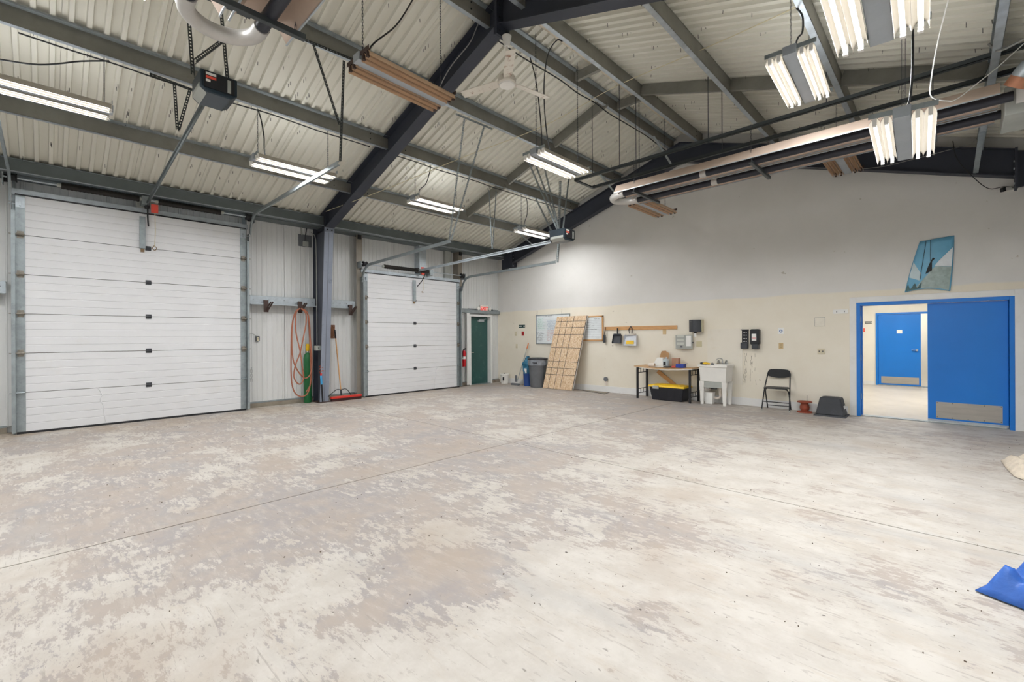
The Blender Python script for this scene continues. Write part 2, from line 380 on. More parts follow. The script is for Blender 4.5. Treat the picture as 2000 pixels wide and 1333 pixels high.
# ================================================================== SETTING
# ---- floor: four slabs with saw joints
fl = obj('floor', MB().bb(LX-.3, RX+.2, Y0-.2, YB+.1, -.12, -.014), CURB)
tag(fl, 'worn concrete workshop floor with flaking pale paint', 'floor', kind='structure')
JX, JY, G = -4.33, 4.47, .007
for (x0, x1) in ((LX-.3, JX-G), (JX+G, RX+.2)):
    for (y0, y1) in ((Y0-.2, JY-G), (JY+G, YB+.1)):
        obj('slab', MB().bb(x0, x1, y0, y1, -.014, 0), FLOORM, fl)
# ---- left wall (overhead doors): backing with openings, sheets in front
def wall_rects(y0, y1, z0, z1, holes):
    ys = sorted({y0, y1, *[h[0] for h in holes], *[h[1] for h in holes]}); out = []
    for a, b in zip(ys[:-1], ys[1:]):
        t = z0
        for h in holes:
            if h[0] <= a+1e-6 and h[1] >= b-1e-6: t = max(t, h[2])
        out.append((a, b, t, z1))
    return out
holes = [(D1[0]+.05, D1[1]-.05, D1[2]-.03), (D2[0]+.05, D2[1]-.05, D2[2]-.03), (DG[0], DG[1], DG[2])]
mb = MB()
for (a, b, z0, z1) in wall_rects(Y0, YB, 0, 4.1, holes): mb.bb(LX-.16, LX-.04, a, b, z0, z1)
wl = obj('wall_left', mb, SHEET); tag(wl, 'white ribbed steel wall holding the overhead doors', 'wall', kind='structure')
def rib_sheet(y0, y1, z0, z1):
    prof = []; y = y0; p = .1016
    n = max(1, round((y1-y0)/p)); p = (y1-y0)/n
    prof.append((LX, y0+.004, 0))
    for i in range(n):
        b = y0+i*p
        prof += [(LX, b+p*.30, 0), (LX+.007, b+p*.38, 0), (LX+.007, b+p*.52, 0), (LX, b+p*.60, 0)]
    prof.append((LX, y1-.004, 0))
    return MB().sheet(prof, (0, 0, z0), (0, 0, z1), (-.04, 0, 0))
for (a, b, z0, z1) in wall_rects(Y0, YB, .10, 4.02, holes):
    n = max(1, round((b-a)/.92)); s_ = (b-a)/n
    for i in range(n): obj('wall_sheet', rib_sheet(a+i*s_, a+(i+1)*s_, z0, z1), SHEET, wl)
for (a, b) in ((Y0, D1[0]-.1), (D1[1]+.1, D2[0]-.1), (D2[1]+.1, DG[0]-.06), (DG[1]+.06, YB)):
    obj('concrete_curb', MB().bb(LX-.04, LX+.06, a, b, 0, .085), CURB, wl)
    obj('base_flashing', MB().bb(LX, LX+.02, a, b, .085, .115), GALV, wl)
# ---- back wall (gable)
mb = MB()
def gable(mb, y0, y1, x0, x1, z0, full=True):
    xs = sorted({x0, x1, *([XR] if x0 < XR < x1 else [])})
    for a, b in zip(xs[:-1], xs[1:]):
        za, zb = roof(a)+.05, roof(b)+.05
        mb.add([(a, y0, z0), (b, y0, z0), (b, y0, zb), (a, y0, za), (a, y1, z0), (b, y1, z0), (b, y1, zb), (a, y1, za)],
               [(0, 1, 2, 3), (5, 4, 7, 6), (0, 4, 5, 1), (1, 5, 6, 2), (2, 6, 7, 3), (3, 7, 4, 0)])
gable(mb, YB, YB+.2, LX-.16, DB[0], 0); gable(mb, YB, YB+.2, DB[0], DB[1], DB[2]); gable(mb, YB, YB+.2, DB[1], RX+.16, 0)
wb = obj('wall_back', mb, BACKW); tag(wb, 'tall gable wall painted beige below and pale grey above', 'wall', kind='structure')
mb = MB(); gable(mb, Y0-.2, Y0, LX-.16, RX+.16, 0)
tag(obj('wall_rear', mb, SHEET), 'white gable wall behind the viewpoint', 'wall', kind='structure')
tag(obj('wall_right', MB().bb(RX, RX+.16, Y0, YB, 0, 4.1), SHEET), 'white side wall opposite the overhead doors', 'wall', kind='structure')
bbd = obj('baseboard_back', MB().bb(LX+.12, DB[0]-.13, YB-.02, YB, 0, .155), WOODW); tag(bbd, 'white painted board along the foot of beige wall', 'baseboard', kind='structure')
# ---- roof liner sheets
P_ = .1524; NP = 6; SW = P_*NP
def liner_mesh(side):
    prof = [(0, 0, .044)]
    for i in range(NP):
        b = i*P_
        prof += [(0, b+.046, .044), (0, b+.056, 0), (0, b+.100, 0), (0, b+.110, .044)]
    prof.append((0, SW-.003, .044))
    if side < 0: a, b = Vector((LX-.1, 0, roof(LX-.1))), Vector((XR, 0, ZR))
    else: a, b = Vector((XR+.02, 0, ZR-.007)), Vector((RX+.1, 0, roof(RX+.1)))
    m_ = MB().sheet(prof, a, b, (0, 0, .012)); return m_
ce = obj('ceiling', MB().prism([(LX-.2-XR, 0, -(XR-LX+.2)*SL+.08), (0, 0, .08), (RX+.2-XR, 0, -(RX+.2-XR)*SL+.08), (RX+.2-XR, 0, -(RX+.2-XR)*SL+.2), (0, 0, .2), (LX-.2-XR, 0, -(XR-LX+.2)*SL+.2)], (XR, Y0-.2, ZR), (XR, YB+.2, ZR)), LINER)
tag(ce, 'pitched roof lined with cream corrugated steel sheets', 'ceiling', kind='structure')
protos = {}
ny = int((YB-Y0)/SW)+1
for side in (-1, 1):
    for i in range(ny):
        if side not in protos:
            o = obj('liner_sheet', liner_mesh(side), LINER, ce); protos[side] = o
        else:
            o = protos[side].copy(); COL.objects.link(o); o.parent = ce
        o.location = (0, YB-(i+1)*SW, 0)
# fastener tips poking through the liner: uncountable specks
mb = MB()
for i in range(620):
    x = random.uniform(LX+.3, RX-.1); y = YB-.1-random.random()*11.2
    y = YB-(round((YB-y)/P_-.5)+.5)*P_+.0; y = y-.0005
    z = roof(x); l = random.uniform(.035, .06); j = random.uniform(-.006, .006)
    mb.bar((x, y, z+.02), (x+j, y+j, z-l), .005, .005)
    if random.random() < .4: mb.bar((x+.05, y+.01, z+.02), (x+.05, y+.012, z-l*.7), .005, .005)
obj('fastener_tips', mb, INK, ce, kind='stuff')
# ridge cap strip
mb = MB().sheet([(XR-.02, 0, ZR-.03), (XR+.05, 0, ZR-.028), (XR+.26, 0, roof(XR+.26)-.012)], (0, Y0, 0), (0, YB, 0), (0, 0, .008))
obj('ridge_cap', mb, CAP, ce)

# ---- next room seen through the blue doorway
Y2 = 16.95
f2 = obj('floor', MB().bb(-5, 3.4, YB+.1, Y2+3, -.12, 0), mat('beige room floor', '#cbc4b8', .5, 0, .08, 1.2, stain='#ab9e8d', samt=.5, ss=2.5)); tag(f2, 'pale floor of the room beyond the blue doorway', 'floor', kind='structure')
CREAM2 = mat('cream room paint', '#ece7da', .6, 0, .03, 2)
mb = MB(); ox0, ox1, oz = -1.50, .30, 2.05
mb.bb(-5, ox0, Y2, Y2+.15, 0, 2.75); mb.bb(ox1, 3.4, Y2, Y2+.15, 0, 2.75); mb.bb(ox0, ox1, Y2, Y2+.15, oz, 2.75)
tag(obj('wall_room_end', mb, CREAM2), 'cream end wall of the room beyond the blue doorway', 'wall', kind='structure')
tag(obj('wall_room_left', MB().bb(-5.15, -5, YB+.2, Y2+3, 0, 2.75), CREAM2), 'cream left wall of the further room', 'wall', kind='structure')
tag(obj('wall_room_right', MB().bb(3.4, 3.55, YB+.2, Y2+3, 0, 2.75), CREAM2), 'cream right wall of the further room', 'wall', kind='structure')
tag(obj('wall_room_far', MB().bb(-5, 3.4, Y2+2.6, Y2+2.75, 0, 2.75), CREAM2), 'cream wall seen past the far blue door', 'wall', kind='structure')
tag(obj('ceiling', MB().bb(-5.15, 3.55, YB+.2, Y2+3, 2.75, 2.85), WHITE), 'flat white ceiling of the further room', 'ceiling', kind='structure')
tag(obj('baseboard_room', MB().bb(-5, ox0-.08, Y2-.02, Y2, 0, .1), WOODW), 'pale base board of the further room', 'baseboard', kind='structure')
def room_light(x, y, lab):
    t = thing('ceiling_light', lab, 'light', (x, y, 2.74), group='further room ceiling panels')
    obj('frame', MB().bb(x-.62, x+.62, y-.32, y+.32, 2.725, 2.75), WHITE, t)
    obj('diffuser', MB().bb(x-.58, x+.58, y-.28, y+.28, 2.715, 2.726), emis('room panel', '#fffbf4', 9), t)
for p in ((-1.2, 12.4, 'ceiling light panel just inside the further room'), (-1.2, 15.2, 'ceiling light panel before the far blue door'), (.9, 13.8, 'ceiling light panel at right of further room'), (-1, 18.4, 'ceiling light panel beyond the far blue door')): room_light(*p)
dr = thing('door_3', 'far blue door with steel kick plate and small white notice', 'door', (-1.5, Y2, 0), kind='structure')
mb = MB(); mb.bb(ox0-.05, ox0, Y2-.03, Y2+.16, 0, oz+.05); mb.bb(ox1, ox1+.05, Y2-.03, Y2+.16, 0, oz+.05); mb.bb(ox0, ox1, Y2-.03, Y2+.16, oz, oz+.05)
obj('door_frame', mb, BLUE, dr)
le = obj('leaf', MB().bb(ox0+.005, ox0+.93, Y2-.01, Y2+.04, .02, oz-.005), BLUE, dr, bev=.004)
obj('kick_plate', MB().bb(ox0+.07, ox0+.89, Y2-.014, Y2-.009, .06, .26), STEEL, le)
obj('threshold', MB().bb(ox0, ox1, Y2-.06, Y2+.1, 0, .02), GALV, dr)
obj('notice', MB().bb(ox0+.42, ox0+.54, Y2-.013, Y2-.009, 1.50, 1.60), PAPER, le)
h = MB().lathe([(.03, 0), (.03, .02), (.012, .02), (.012, .05)], (ox0+.85, Y2-.06, 1.03), 12, 'y'); h.bar((ox0+.86, Y2-.055, 1.03), (ox0+.74, Y2-.055, 1.03), .02, .02)
obj('handle', h, CHROME, le, smooth=True)
t = tag(obj('room_sign', MB().bb(-1.80, -1.63, Y2-.008, Y2, 1.80, 1.86), BLACK), 'small dark sign with white lettering past the doorway', 'sign')
mb = MB()
for i in range(8): mb.bb(-1.785+i*.014, -1.777+i*.014, Y2-.010, Y2-.0075, 1.818, 1.842)
mb.lathe([(.018, 0), (.018, .002)], (-1.655, Y2-.010, 1.83), 12, 'y')
obj('lettering', mb, PAPER, t)
t = tag(obj('wall_switch', MB().bb(-1.84, -1.80, Y2-.012, Y2, 1.56, 1.66), REDT), 'small red switch on cream wall past the doorway', 'switch')
obj('toggle', MB().bb(-1.825, -1.815, Y2-.022, Y2-.011, 1.60, 1.625), PAPER, t)

# ---- blue double door in the back wall: frame, one closed leaf
db = thing('door_1', 'wide blue double doorway with right leaf shut', 'door', (DB[0], YB, 0), kind='structure')
x0, x1, zt = DB; fwid = .055
mb = MB(); mb.bb(x0, x0+fwid, YB-.02, YB+.2, 0, zt); mb.bb(x1-fwid, x1, YB-.02, YB+.2, 0, zt); mb.bb(x0+fwid, x1-fwid, YB-.02, YB+.2, zt-fwid, zt)
mb.bb(x0+fwid, x0+fwid+.016, YB+.09, YB+.2, 0, zt-fwid); mb.bb(x1-fwid-.016, x1-fwid, YB+.09, YB+.2, 0, zt-fwid)
obj('door_frame', mb, BLUE, db, bev=.003)
xl = -.262
lf = obj('leaf', MB().bb(xl, x1-fwid-.006, YB+.045, YB+.09, .03, zt-fwid-.008), BLUE, db, bev=.003)
obj('kick_plate', MB().bb(xl+.10, x1-fwid-.07, YB+.0415, YB+.0455, .085, .35), STEEL, lf)
mb = MB()
for i in range(5):
    xx = xl+.115+i*(x1-fwid-.07-xl-.13)/4
    for zz in (.10, .335): mb.lathe([(.006, -.004), (.006, 0)], (xx, YB+.0415, zz), 8, 'y')
obj('screws', mb, DGREY, lf, kind='stuff')
obj('door_sweep', MB().bb(xl, x1-fwid-.006, YB+.035, YB+.046, .025, .06), GALVB, lf)
obj('threshold', MB().bb(x0, x1, YB+.02, YB+.18, 0, .012), GALV, db)
st = MB()
for zz in (.35, 1.05, 1.75): st.bb(x0+fwid-.002, x0+fwid+.005, YB+.03, YB+.075, zz-.05, zz+.05)
obj('hinge_leaf', st, GALVB, db)
# white casing around the blue frame
tw = .10
mb = MB(); mb.bb(x0-tw, x0, YB-.018, YB, 0, zt+tw); mb.bb(x1, x1+tw+.3, YB-.018, YB, 0, zt+tw); mb.bb(x0, x1, YB-.018, YB, zt, zt+tw)
tag(obj('trim_1', mb, WOODW, bev=.003), 'white casing around the blue double doorway', 'trim', kind='structure')

# ---- green exit door in the left wall
dg = thing('door_2', 'dark green steel exit door in white frame', 'door', (LX, DG[0], 0), kind='structure')
y0, y1, zt = DG
mb = MB(); mb.bb(LX-.1, LX+.14, y0-.06, y0, 0, zt+.06); mb.bb(LX-.1, LX+.14, y1, y1+.06, 0, zt+.06); mb.bb(LX-.1, LX+.14, y0, y1, zt, zt+.06)
mb.bb(LX-.02, LX+.14, y0-.34, y0-.06, 0, .0); mb.bb(LX+.10, LX+.14, y0-.16, y0-.06, 0.02, zt+.10)
obj('door_frame', mb, WOODW, dg, bev=.003)
lf = obj('leaf', MB().bb(LX-.06, LX-.015, y0+.004, y1-.004, .015, zt-.004), GREEN, dg)
h = MB().lathe([(.03, 0), (.03, .018), (.012, .018), (.012, .06)], (LX-.015, y0+.075, .98), 12, 'x'); h.bar((LX+.04, y0+.075, .98), (LX+.04, y0+.19, .98), .02, .02)
obj('handle', h, CHROME, lf, smooth=True)
h = MB().bb(LX-.015, LX+.045, y0+.38, y0+.62, 1.93, 1.99); h.bar((LX+.03, y0+.42, 1.995), (LX+.09, y0+.55, 2.0), .02, .012); h.bar((LX+.09, y0+.55, 2.0), (LX+.02, y0+.72, 2.02), .02, .012)
obj('door_closer', h, GALVB, lf)
obj('threshold', MB().bb(LX-.08, LX+.12, y0, y1, 0, .012), GALV, dg)
mb = MB().bb(LX+.02, LX+.10, D2[1]+.16, YB-.01, zt+.11, zt+.20); mb.bb(LX+.0, LX+.02, D2[1]+.16, YB-.01, zt+.10, zt+.24)
tag(obj('trim_2', mb, GALV), 'short galvanized girt above the green exit door', 'trim', kind='structure')

# ================================================================== STEEL
def ibeam(name_pre, pts_low, pts_top, yc, fwid_, parent, m, wt=.012, names=('web', 'bottom_flange', 'top_flange'), m2=None):
    """I section in a Y=yc plane: pts_low / pts_top lists of (x,z)"""
    n = len(pts_low); mb = MB(); vs = []
    for s_ in (-1, 1):
        for (x, z) in pts_low: vs.append((x, yc+s_*wt/2, z))
        for (x, z) in pts_top: vs.append((x, yc+s_*wt/2, z))
    fs = []
    for i in range(n-1):
        fs += [(i, i+1, n+i+1, n+i), (2*n+i, 3*n+i, 3*n+i+1, 2*n+i+1), (i, 2*n+i, 2*n+i+1, i+1), (n+i, n+i+1, 3*n+i+1, 3*n+i)]
    fs += [(0, n, 3*n, 2*n), (n-1, 3*n-1, 4*n-1, 2*n-1)]
    mb.add(vs, fs); obj(names[0], mb, m, parent)
    for pts, nm in ((pts_low, names[1]), (pts_top, names[2])):
        mb = MB()
        for (xa, za), (xb, zb) in zip(pts[:-1], pts[1:]): mb.prism([(0, -fwid_/2, -.008), (0, fwid_/2, -.008), (0, fwid_/2, .008), (0, -fwid_/2, .008)], (xa, yc, za), (xb, yc, zb))
        obj(nm, mb, (m2 if (m2 and nm == names[1]) else m), parent)
def bolts(name, pts, axis, r, l, m, parent):
    for p in pts: obj(name, MB().lathe([(r, -l), (r, 0)], p, 6, axis), m, parent)
def portal(yc, label, near):
    t = thing('portal_frame', label, 'steel frame', (XR, yc, 0), group='dark portal frames')
    XF = -4.38
    low = lambda x: 5.69-abs(x-XF)*.335
    for sg in (-1, 1):
        xk = -9.80 if sg < 0 else 2*XF+9.80
        xo = LX+.08 if sg < 0 else RX-.08
        e = .012*(-sg)
        lo = [(xk, low(xk)), (XF-e, low(XF))]; tp = [(xk, roof(xk)-.015), (XR, ZR-.02)]
        ibeam('', lo, tp, yc, .2, t, FRAME, names=('rafter_web', 'rafter_flange', 'rafter_top_flange'))
        # knee panel and tapered column
        zt_ = low(xk)
        mb = MB().prism([(xk-xo, -.006, zt_), (xk-xo, -.006, roof(xk)-.015), (0, -.006, roof(xo)-.01), (0, -.006, zt_-.05)], (xo, yc, 0), (xo, yc+.012, 0))
        obj('knee_web', mb, FRAME, t)
        mb = MB().prism([(0, -.1, -.008), (0, .1, -.008), (0, .1, .008), (0, -.1, .008)], (xk, yc, roof(xk)-.015), (xo, yc, roof(xo)-.01)); obj('knee_flange', mb, FRAME, t)
        xb = xo-sg*.33
        mb = MB().prism([(0, -.006, 0), (xb-xo, -.006, 0), (xk-xo, -.006, zt_), (0, -.006, zt_)], (xo, yc, 0), (xo, yc+.012, 0)); obj('column_web', mb, mat('grey column web', '#5d616b', .55, 0, .12, 2), t)
        fl_ = MB().add([(xb, yc-.1, .02), (xb, yc+.1, .02), (xk, yc+.1, zt_), (xk, yc-.1, zt_), (xb+sg*.014, yc-.1, .02), (xb+sg*.014, yc+.1, .02), (xk+sg*.014, yc+.1, zt_), (xk+sg*.014, yc-.1, zt_)],
                       [(0, 1, 2, 3), (5, 4, 7, 6), (0, 4, 5, 1), (1, 5, 6, 2), (2, 6, 7, 3), (3, 7, 4, 0)])
        obj('column_flange', fl_, COLPAINT, t)
        obj('outer_flange', MB().bb(xo-.007, xo+.007, yc-.1, yc+.1, 0, roof(xo)-.02), FRAME, t)
        obj('base_plate', MB().bb(min(xo, xb)-.03, max(xo, xb)+.03, yc-.13, yc+.13, 0, .02), BROWN, t)
        cp = obj('cap_plate', MB().bb(min(xk, xk-sg*.02)-.0, max(xk, xk-sg*.02)+.0, yc-.11, yc+.11, zt_-.10, zt_+.01), COLPAINT, t)
        bolts('bolt', [(xk-sg*.02, yc-.05, zt_-.05), (xk-sg*.02, yc+.05, zt_-.05)], 'x', .018, .012*sg, BLACKM, t)
        mb = MB()
        for k in (-1, 1): mb.bb(xk-.006, xk+.006, yc+k*.006, yc+k*.09, zt_, roof(xk)-.02)
        obj('stiffener', mb, FRAME, t)
    # ridge splice plates
    for k in (-1, 1):
        obj('ridge_plate', MB().bb(XF+k*.016-.013, XF+k*.016+.013, yc-.125, yc+.125, 5.54, roof(XF)-.02), FRAME, t)
    for zz in (5.60, 5.78, 5.94):
        for yy in (-.07, .07): bolts('bolt', [(XF+.03, yc+yy, zz), (XF-.03, yc+yy, zz)], 'x', .018, .014, BLACKM, t)
    return t
portal(YF, 'dark portal frame across mid-hall with column between the overhead doors', True)
portal(-1.5, 'dark portal frame overhead just behind the viewpoint', False)
# gable rafter frame in front of the back wall
t = thing('gable_frame', 'navy gable rafter along the top of pale back wall', 'steel frame', (XR, 10.05, 0), group='dark portal frames')
yg = 10.04; XG = -4.36
glow = lambda x: 5.41-abs(x-XG)*.318
for sg in (-1, 1):
    xk = -9.62 if sg < 0 else .72
    ibeam('', [(xk, glow(xk)), (XG, glow(XG))], [(xk, glow(xk)+.40), (XG, glow(XG)+.42)], yg, .16, t, FRAME, names=('rafter_web', 'rafter_flange', 'rafter_top_flange'))
    xo = xk+sg*.45
    z0 = glow(xk)-.16
    obj('knee_web', MB().prism([(0, -.006, z0), (xo-xk, -.006, z0+.05), (xo-xk, -.006, glow(xk)+.26), (0, -.006, glow(xk)+.40)], (xk, yg, 0), (xk, yg+.012, 0)), FRAME, t)
    obj('end_plate', MB().bb(xk-.014, xk+.014, yg-.1, yg+.1, z0-.02, glow(xk)+.42), FRAME, t)
    obj('gable_column', MB().bb(xo-.09, xo+.09, yg-.08, yg+.14, 0, z0+.2) if sg > 0 else MB().bb(xo-.09, xo+.09, yg, yg+.14, z0-.03, z0+.3), FRAME, t)
    for k in range(4): bolts('bolt', [(xk-sg*.015, yg-.05, z0+.06+k*.11)], 'x', .016, .012, GALVB, t)
# ---- purlins and eave struts, one per bay
def purlin(x, y0, y1, side, label):
    t = thing('roof_purlin', label, 'purlin', (x, y0, roof(x)), group='galvanized roof purlins')
    zt_ = roof(x)-.004; hgt = .205
    xw_ = x-.062 if side < 0 else x
    a, b = (0, y0, 0), (0, y1, 0)
    obj('web', MB().bb(xw_-.003, xw_, y0, y1, zt_-hgt-.02, zt_), PURL, t)
    if side < 0: obj('top_flange', MB().prism([(xw_, 0, zt_-.024), (x, 0, zt_-.004), (x, 0, zt_-.026), (x-.003, 0, zt_-.026), (x-.003, 0, zt_-.008), (xw_, 0, zt_-.028)], a, b), GALV, t)
    else: obj('top_flange', MB().prism([(xw_-.065, 0, zt_+.0), (xw_, 0, zt_), (xw_, 0, zt_-.004), (xw_-.065, 0, zt_-.004)], a, b), GALV, t)
    zl = zt_-hgt-.02
    obj('bottom_flange', MB().prism([(xw_, 0, zl), (xw_-.068, 0, zl-.0), (xw_-.068, 0, zl+.02), (xw_-.065, 0, zl+.02), (xw_-.065, 0, zl+.003), (xw_, 0, zl+.003)], a, b), GALVB, t)
    # pairs of punched bolt marks near the bay ends
    mb = MB()
    for yy in (y0+.35, y1-.35):
        for zz in (.06, .15): mb.lathe([(.011, 0), (.011, .006)], (xw_, yy, zt_-zz), 8, 'x')
    obj('bolts', mb, BLACKM, t, kind='stuff')
ORD = ['first', 'second', 'third', 'fourth']
bays = ((YF+.008, YB, 'far bay beyond the main frame'), (-1.49, YF-.008, 'near bay before the main frame'), (Y0, -1.51, 'rear bay behind the viewpoint'))
for y0, y1, bn in bays:
    for k, x in enumerate((-8.70, -7.26, -5.92, -4.54)):
        purlin(x, y0, y1, -1, '%s steel roof purlin up from door wall eave, %s' % (ORD[k], bn))
    for k, x in enumerate((.385, -1.03, -2.434, -3.935)):
        purlin(x, y0, y1, 1, '%s steel roof purlin up from right eave, %s' % (ORD[k], bn))
    for sg in (-1, 1):
        x = -10.06 if sg < 0 else 2*XR+10.06
        t = thing('eave_strut', 'grey eave strut over the %s wall, %s' % ('door' if sg < 0 else 'right', bn), 'eave strut', (x, y0, 4), group='eave struts')
        zt_ = roof(x)-.006; zl = zt_-.208; d = -sg
        obj('web', MB().bb(x-.003, x+.003, y0, y1, zl, zt_), STRUT, t)
        obj('top_lip', MB().bb(x, x+d*.02, y0, y1, zt_-.018, zt_-.010), GALV, t)
        obj('bottom_flange', MB().bb(x+d*.012, x-d*.11, y0, y1, zl-.004, zl), GALV, t)
        obj('bottom_lip', MB().bb(x+d*.006, x+d*.012, y0, y1, zl-.004, zl+.012), GALVB, t)
        obj('soffit', MB().bb(x-d*.11, x-d*(.42), y0, y1, zl-.03, zl-.004), STRUT, t)
# roof bracing and ridge spacers in the far bay
def brace(p, q, w, h, label, m=PURL):
    return tag(obj('roof_brace', MB().bar(p, q, w, h), m), label, 'brace', 'roof braces')
brace((-8.66, 7.35, roof(-8.66)-.11), (-7.33, 7.35, roof(-7.33)-.11), .05, .2, 'steel channel brace between first and second far bay purlins')
brace((-7.22, 7.35, roof(-7.22)-.11), (-5.99, 7.35, roof(-5.99)-.11), .05, .2, 'steel channel brace between second and third far bay purlins')
brace((-5.88, 7.35, roof(-5.88)-.11), (-4.61, 7.35, roof(-4.61)-.11), .05, .2, 'steel channel brace between third and ridge far bay purlins')
brace((-3.93, 7.42, roof(-3.93)-.10), (-2.505, 7.42, roof(-2.505)-.10), .05, .18, 'steel channel brace right of the ridge in far bay')
brace((-2.43, 7.42, roof(-2.43)-.10), (-1.1, 7.42, roof(-1.1)-.10), .05, .18, 'steel channel brace between the right slope purlins')
brace((-1.02, 7.42, roof(-1.02)-.10), (.315, 7.42, roof(.315)-.10), .05, .18, 'steel channel brace nearest the right eave')
brace((-4.53, 6.28, 5.86), (-4.01, 6.28, 5.86), .06, .15, 'short steel spacer between ridge purlins, nearer one', PURL)
brace((-4.53, 7.62, 5.86), (-4.01, 7.62, 5.86), .06, .15, 'short steel spacer between ridge purlins, farther one', PURL)
# flange braces from gable rafter to purlins
for (xa, lab) in ((-8.72, 'lowest'), (-5.98, 'middle'), (-4.6, 'ridge')):
    tag(obj('flange_brace', MB().bar((xa, 9.2, roof(xa)-.2), (xa+.05, 9.98, glow(xa+.05)+.02), .05, .006), GALV), 'light angle brace at the %s purlin by the gable rafter' % lab, 'brace', 'flange braces')
tag(obj('flange_brace', MB().bar((.34, 9.0, roof(.34)-.2), (.30, 9.98, glow(.3)+.02), .06, .008), GALV), 'light angle brace on the right slope by gable rafter', 'brace', 'flange braces')

# ================================================================== OVERHEAD DOORS
def section_mesh(y0, y1, z0, z1, grooves=5):
    prof = [(XD, 0, z0+.004)]
    hh = (z1-z0-.008)/grooves
    for i in range(1, grooves):
        z = z0+.004+i*hh; prof += [(XD, 0, z-.008), (XD-.006, 0, z-.003), (XD-.006, 0, z+.003), (XD, 0, z+.008)]
    prof += [(XD, 0, z1-.004)]
    return MB().sheet(prof, (0, y0, 0), (0, y1, 0), (-.05, 0, 0))
def overhead(D, n, label, yhinge, crack):
    y0, y1, zt = D; t = thing('overhead_door', label, 'garage door', (XD, (y0+y1)/2, 0), group='white sectional overhead doors')
    hs = (zt-.03)/n; sw_ = .105
    for i in range(n):
        za = .03+i*hs; zb = za+hs
        s_ = obj('section', section_mesh(y0+.02, y1-.02, za, zb), DOORW, t)
        for (a, b) in ((y0+.005, y0+sw_), (y1-sw_, y1-.005)):
            obj('end_stile', MB().bb(XD, XD+.006, a, b, za+.004, zb-.004), GALV, s_)
        if i:
            for yy in (yhinge,):
                hm = MB().bb(XD, XD+.008, yy-.04, yy+.04, za-.04, za+.04); hm.tube([(XD+.016, yy-.04, za), (XD+.016, yy+.04, za)], .014, 8)
                obj('hinge', hm, DGREY, s_)
            for (yy, k) in ((y0+.055, -1), (y1-.055, 1)):
                hm = MB().bb(XD+.006, XD+.012, yy-.035, yy+.035, za-.055, za+.055); hm.tube([(XD+.05, yy-.045, za), (XD+.05, yy+.045+.0, za)], .013, 8)
                hm.bb(XD+.008, XD+.055, yy-.038, yy-.03, za-.02, za+.03); hm.bb(XD+.008, XD+.055, yy+.03, yy+.038, za-.02, za+.03)
                hm.tube([(XD+.05, yy, za), (XD+.05, yy+k*.12, za)], .007, 6)
                obj('roller_hinge', hm, RUST2 if i > 1 else GALV, s_)
    for (yy, k) in ((y0+.055, -1), (y1-.055, 1)):
        hm = MB().bb(XD+.006, XD+.014, yy-.05, yy+.05, zt-.19, zt-.03); hm.bb(XD+.01, XD+.06, yy-.01, yy+.01, zt-.17, zt-.10); hm.tube([(XD+.05, yy-.05, zt-.15), (XD+.05, yy+k*.12, zt-.15)], .007, 6)
        obj('top_roller_bracket', hm, GALVB, t)
    obj('joint_light_block', MB().bb(XD-.075, XD-.056, y0+.01, y1-.01, .01, zt), mat('tan door backing', '#8a8074', .8), t)  # added sheet that stops light leaking through the section joints
    obj('bottom_seal', MB().bb(XD-.045, XD+.004, y0+.01, y1-.01, 0, .03), BLACK, t)
    obj('top_seal', MB().bb(XD-.05, XD+.012, y0, y1, zt, zt+.018), BLACK, t)
    obj('header_angle', MB().bb(XD-.07, XD-.02, y0-.04, y1+.04, zt+.012, zt+.10), GALVB, t)
    if crack:
        pts = [Vector((XD+.002, y, z)) for y, z in crack]; obj('crease', MB().tube(pts, .006, 5), DOORW, t)
    # jamb channels and vertical tracks
    for (yy, k) in ((y0, -1), (y1, 1)):
        jt = 4.0
        jm = MB().bb(LX, XD-.055, yy, yy+k*.012, 0, jt); jm.bb(XD-.062, XD-.055, yy, yy+k*(.03 if D is D1 else .15), 0, jt)
        obj('jamb_channel', jm, GALV if D is D1 else mat('brownish jamb steel', '#8d867b', .5, .3, .12, 3, stain='#6f6558', samt=.5, ss=3), t)
        tm = MB().bb(XD-.055, XD+.07, yy+k*.035, yy+k*.040, 0.03, zt-.10); tm.bb(XD+.02, XD+.026, yy-k*.005, yy+k*.04, .03, zt-.25); tm.bb(XD+.072, XD+.078, yy-k*.002, yy+k*.04, .03, zt-.25)
        obj('track_angle', tm, GALV, t)
        obj('jamb_clip', MB().bb(XD-.06, XD-.01, yy+k*.04, yy+k*.12, jt-.16, jt), BLACKM, t)
    return t
d1 = overhead(D1, 6, 'tall white sectional door with six sections, left of the column', 1.272, [(.60, .64), (.64, .56), (.66, .50), (.63, .44), (.67, .33), (.68, .2), (.70, .06)])
d2 = overhead(D2, 5, 'shorter white sectional door with five sections, beside the exit door', 6.83, [(7.55, .62), (7.50, .5), (7.52, .4), (7.45, .22), (7.46, .06)])
def track(pts, parent, w=.05):
    mb = MB()
    for a, b in zip(pts[:-1], pts[1:]):
        mb.bar(a, b, .006, w, (0, 0, 1)); a2, b2 = Vector(a), Vector(b)
        for dz in (-w/2, w/2): mb.bar(a2+Vector((0, .012, dz)), b2+Vector((0, .012, dz)), .03, .005)
    return obj('horizontal_track', mb, GALV, parent)
def track_path(y, zt, xe, ze, r=.36):
    p = [(XD+.05, y, zt-.30)]
    for i in range(9):
        a = math.pi/2*i/8; p.append((XD+.05+r*(1-math.cos(a)), y, zt-.30+r*math.sin(a)))
    p.append((xe, y, ze)); return p
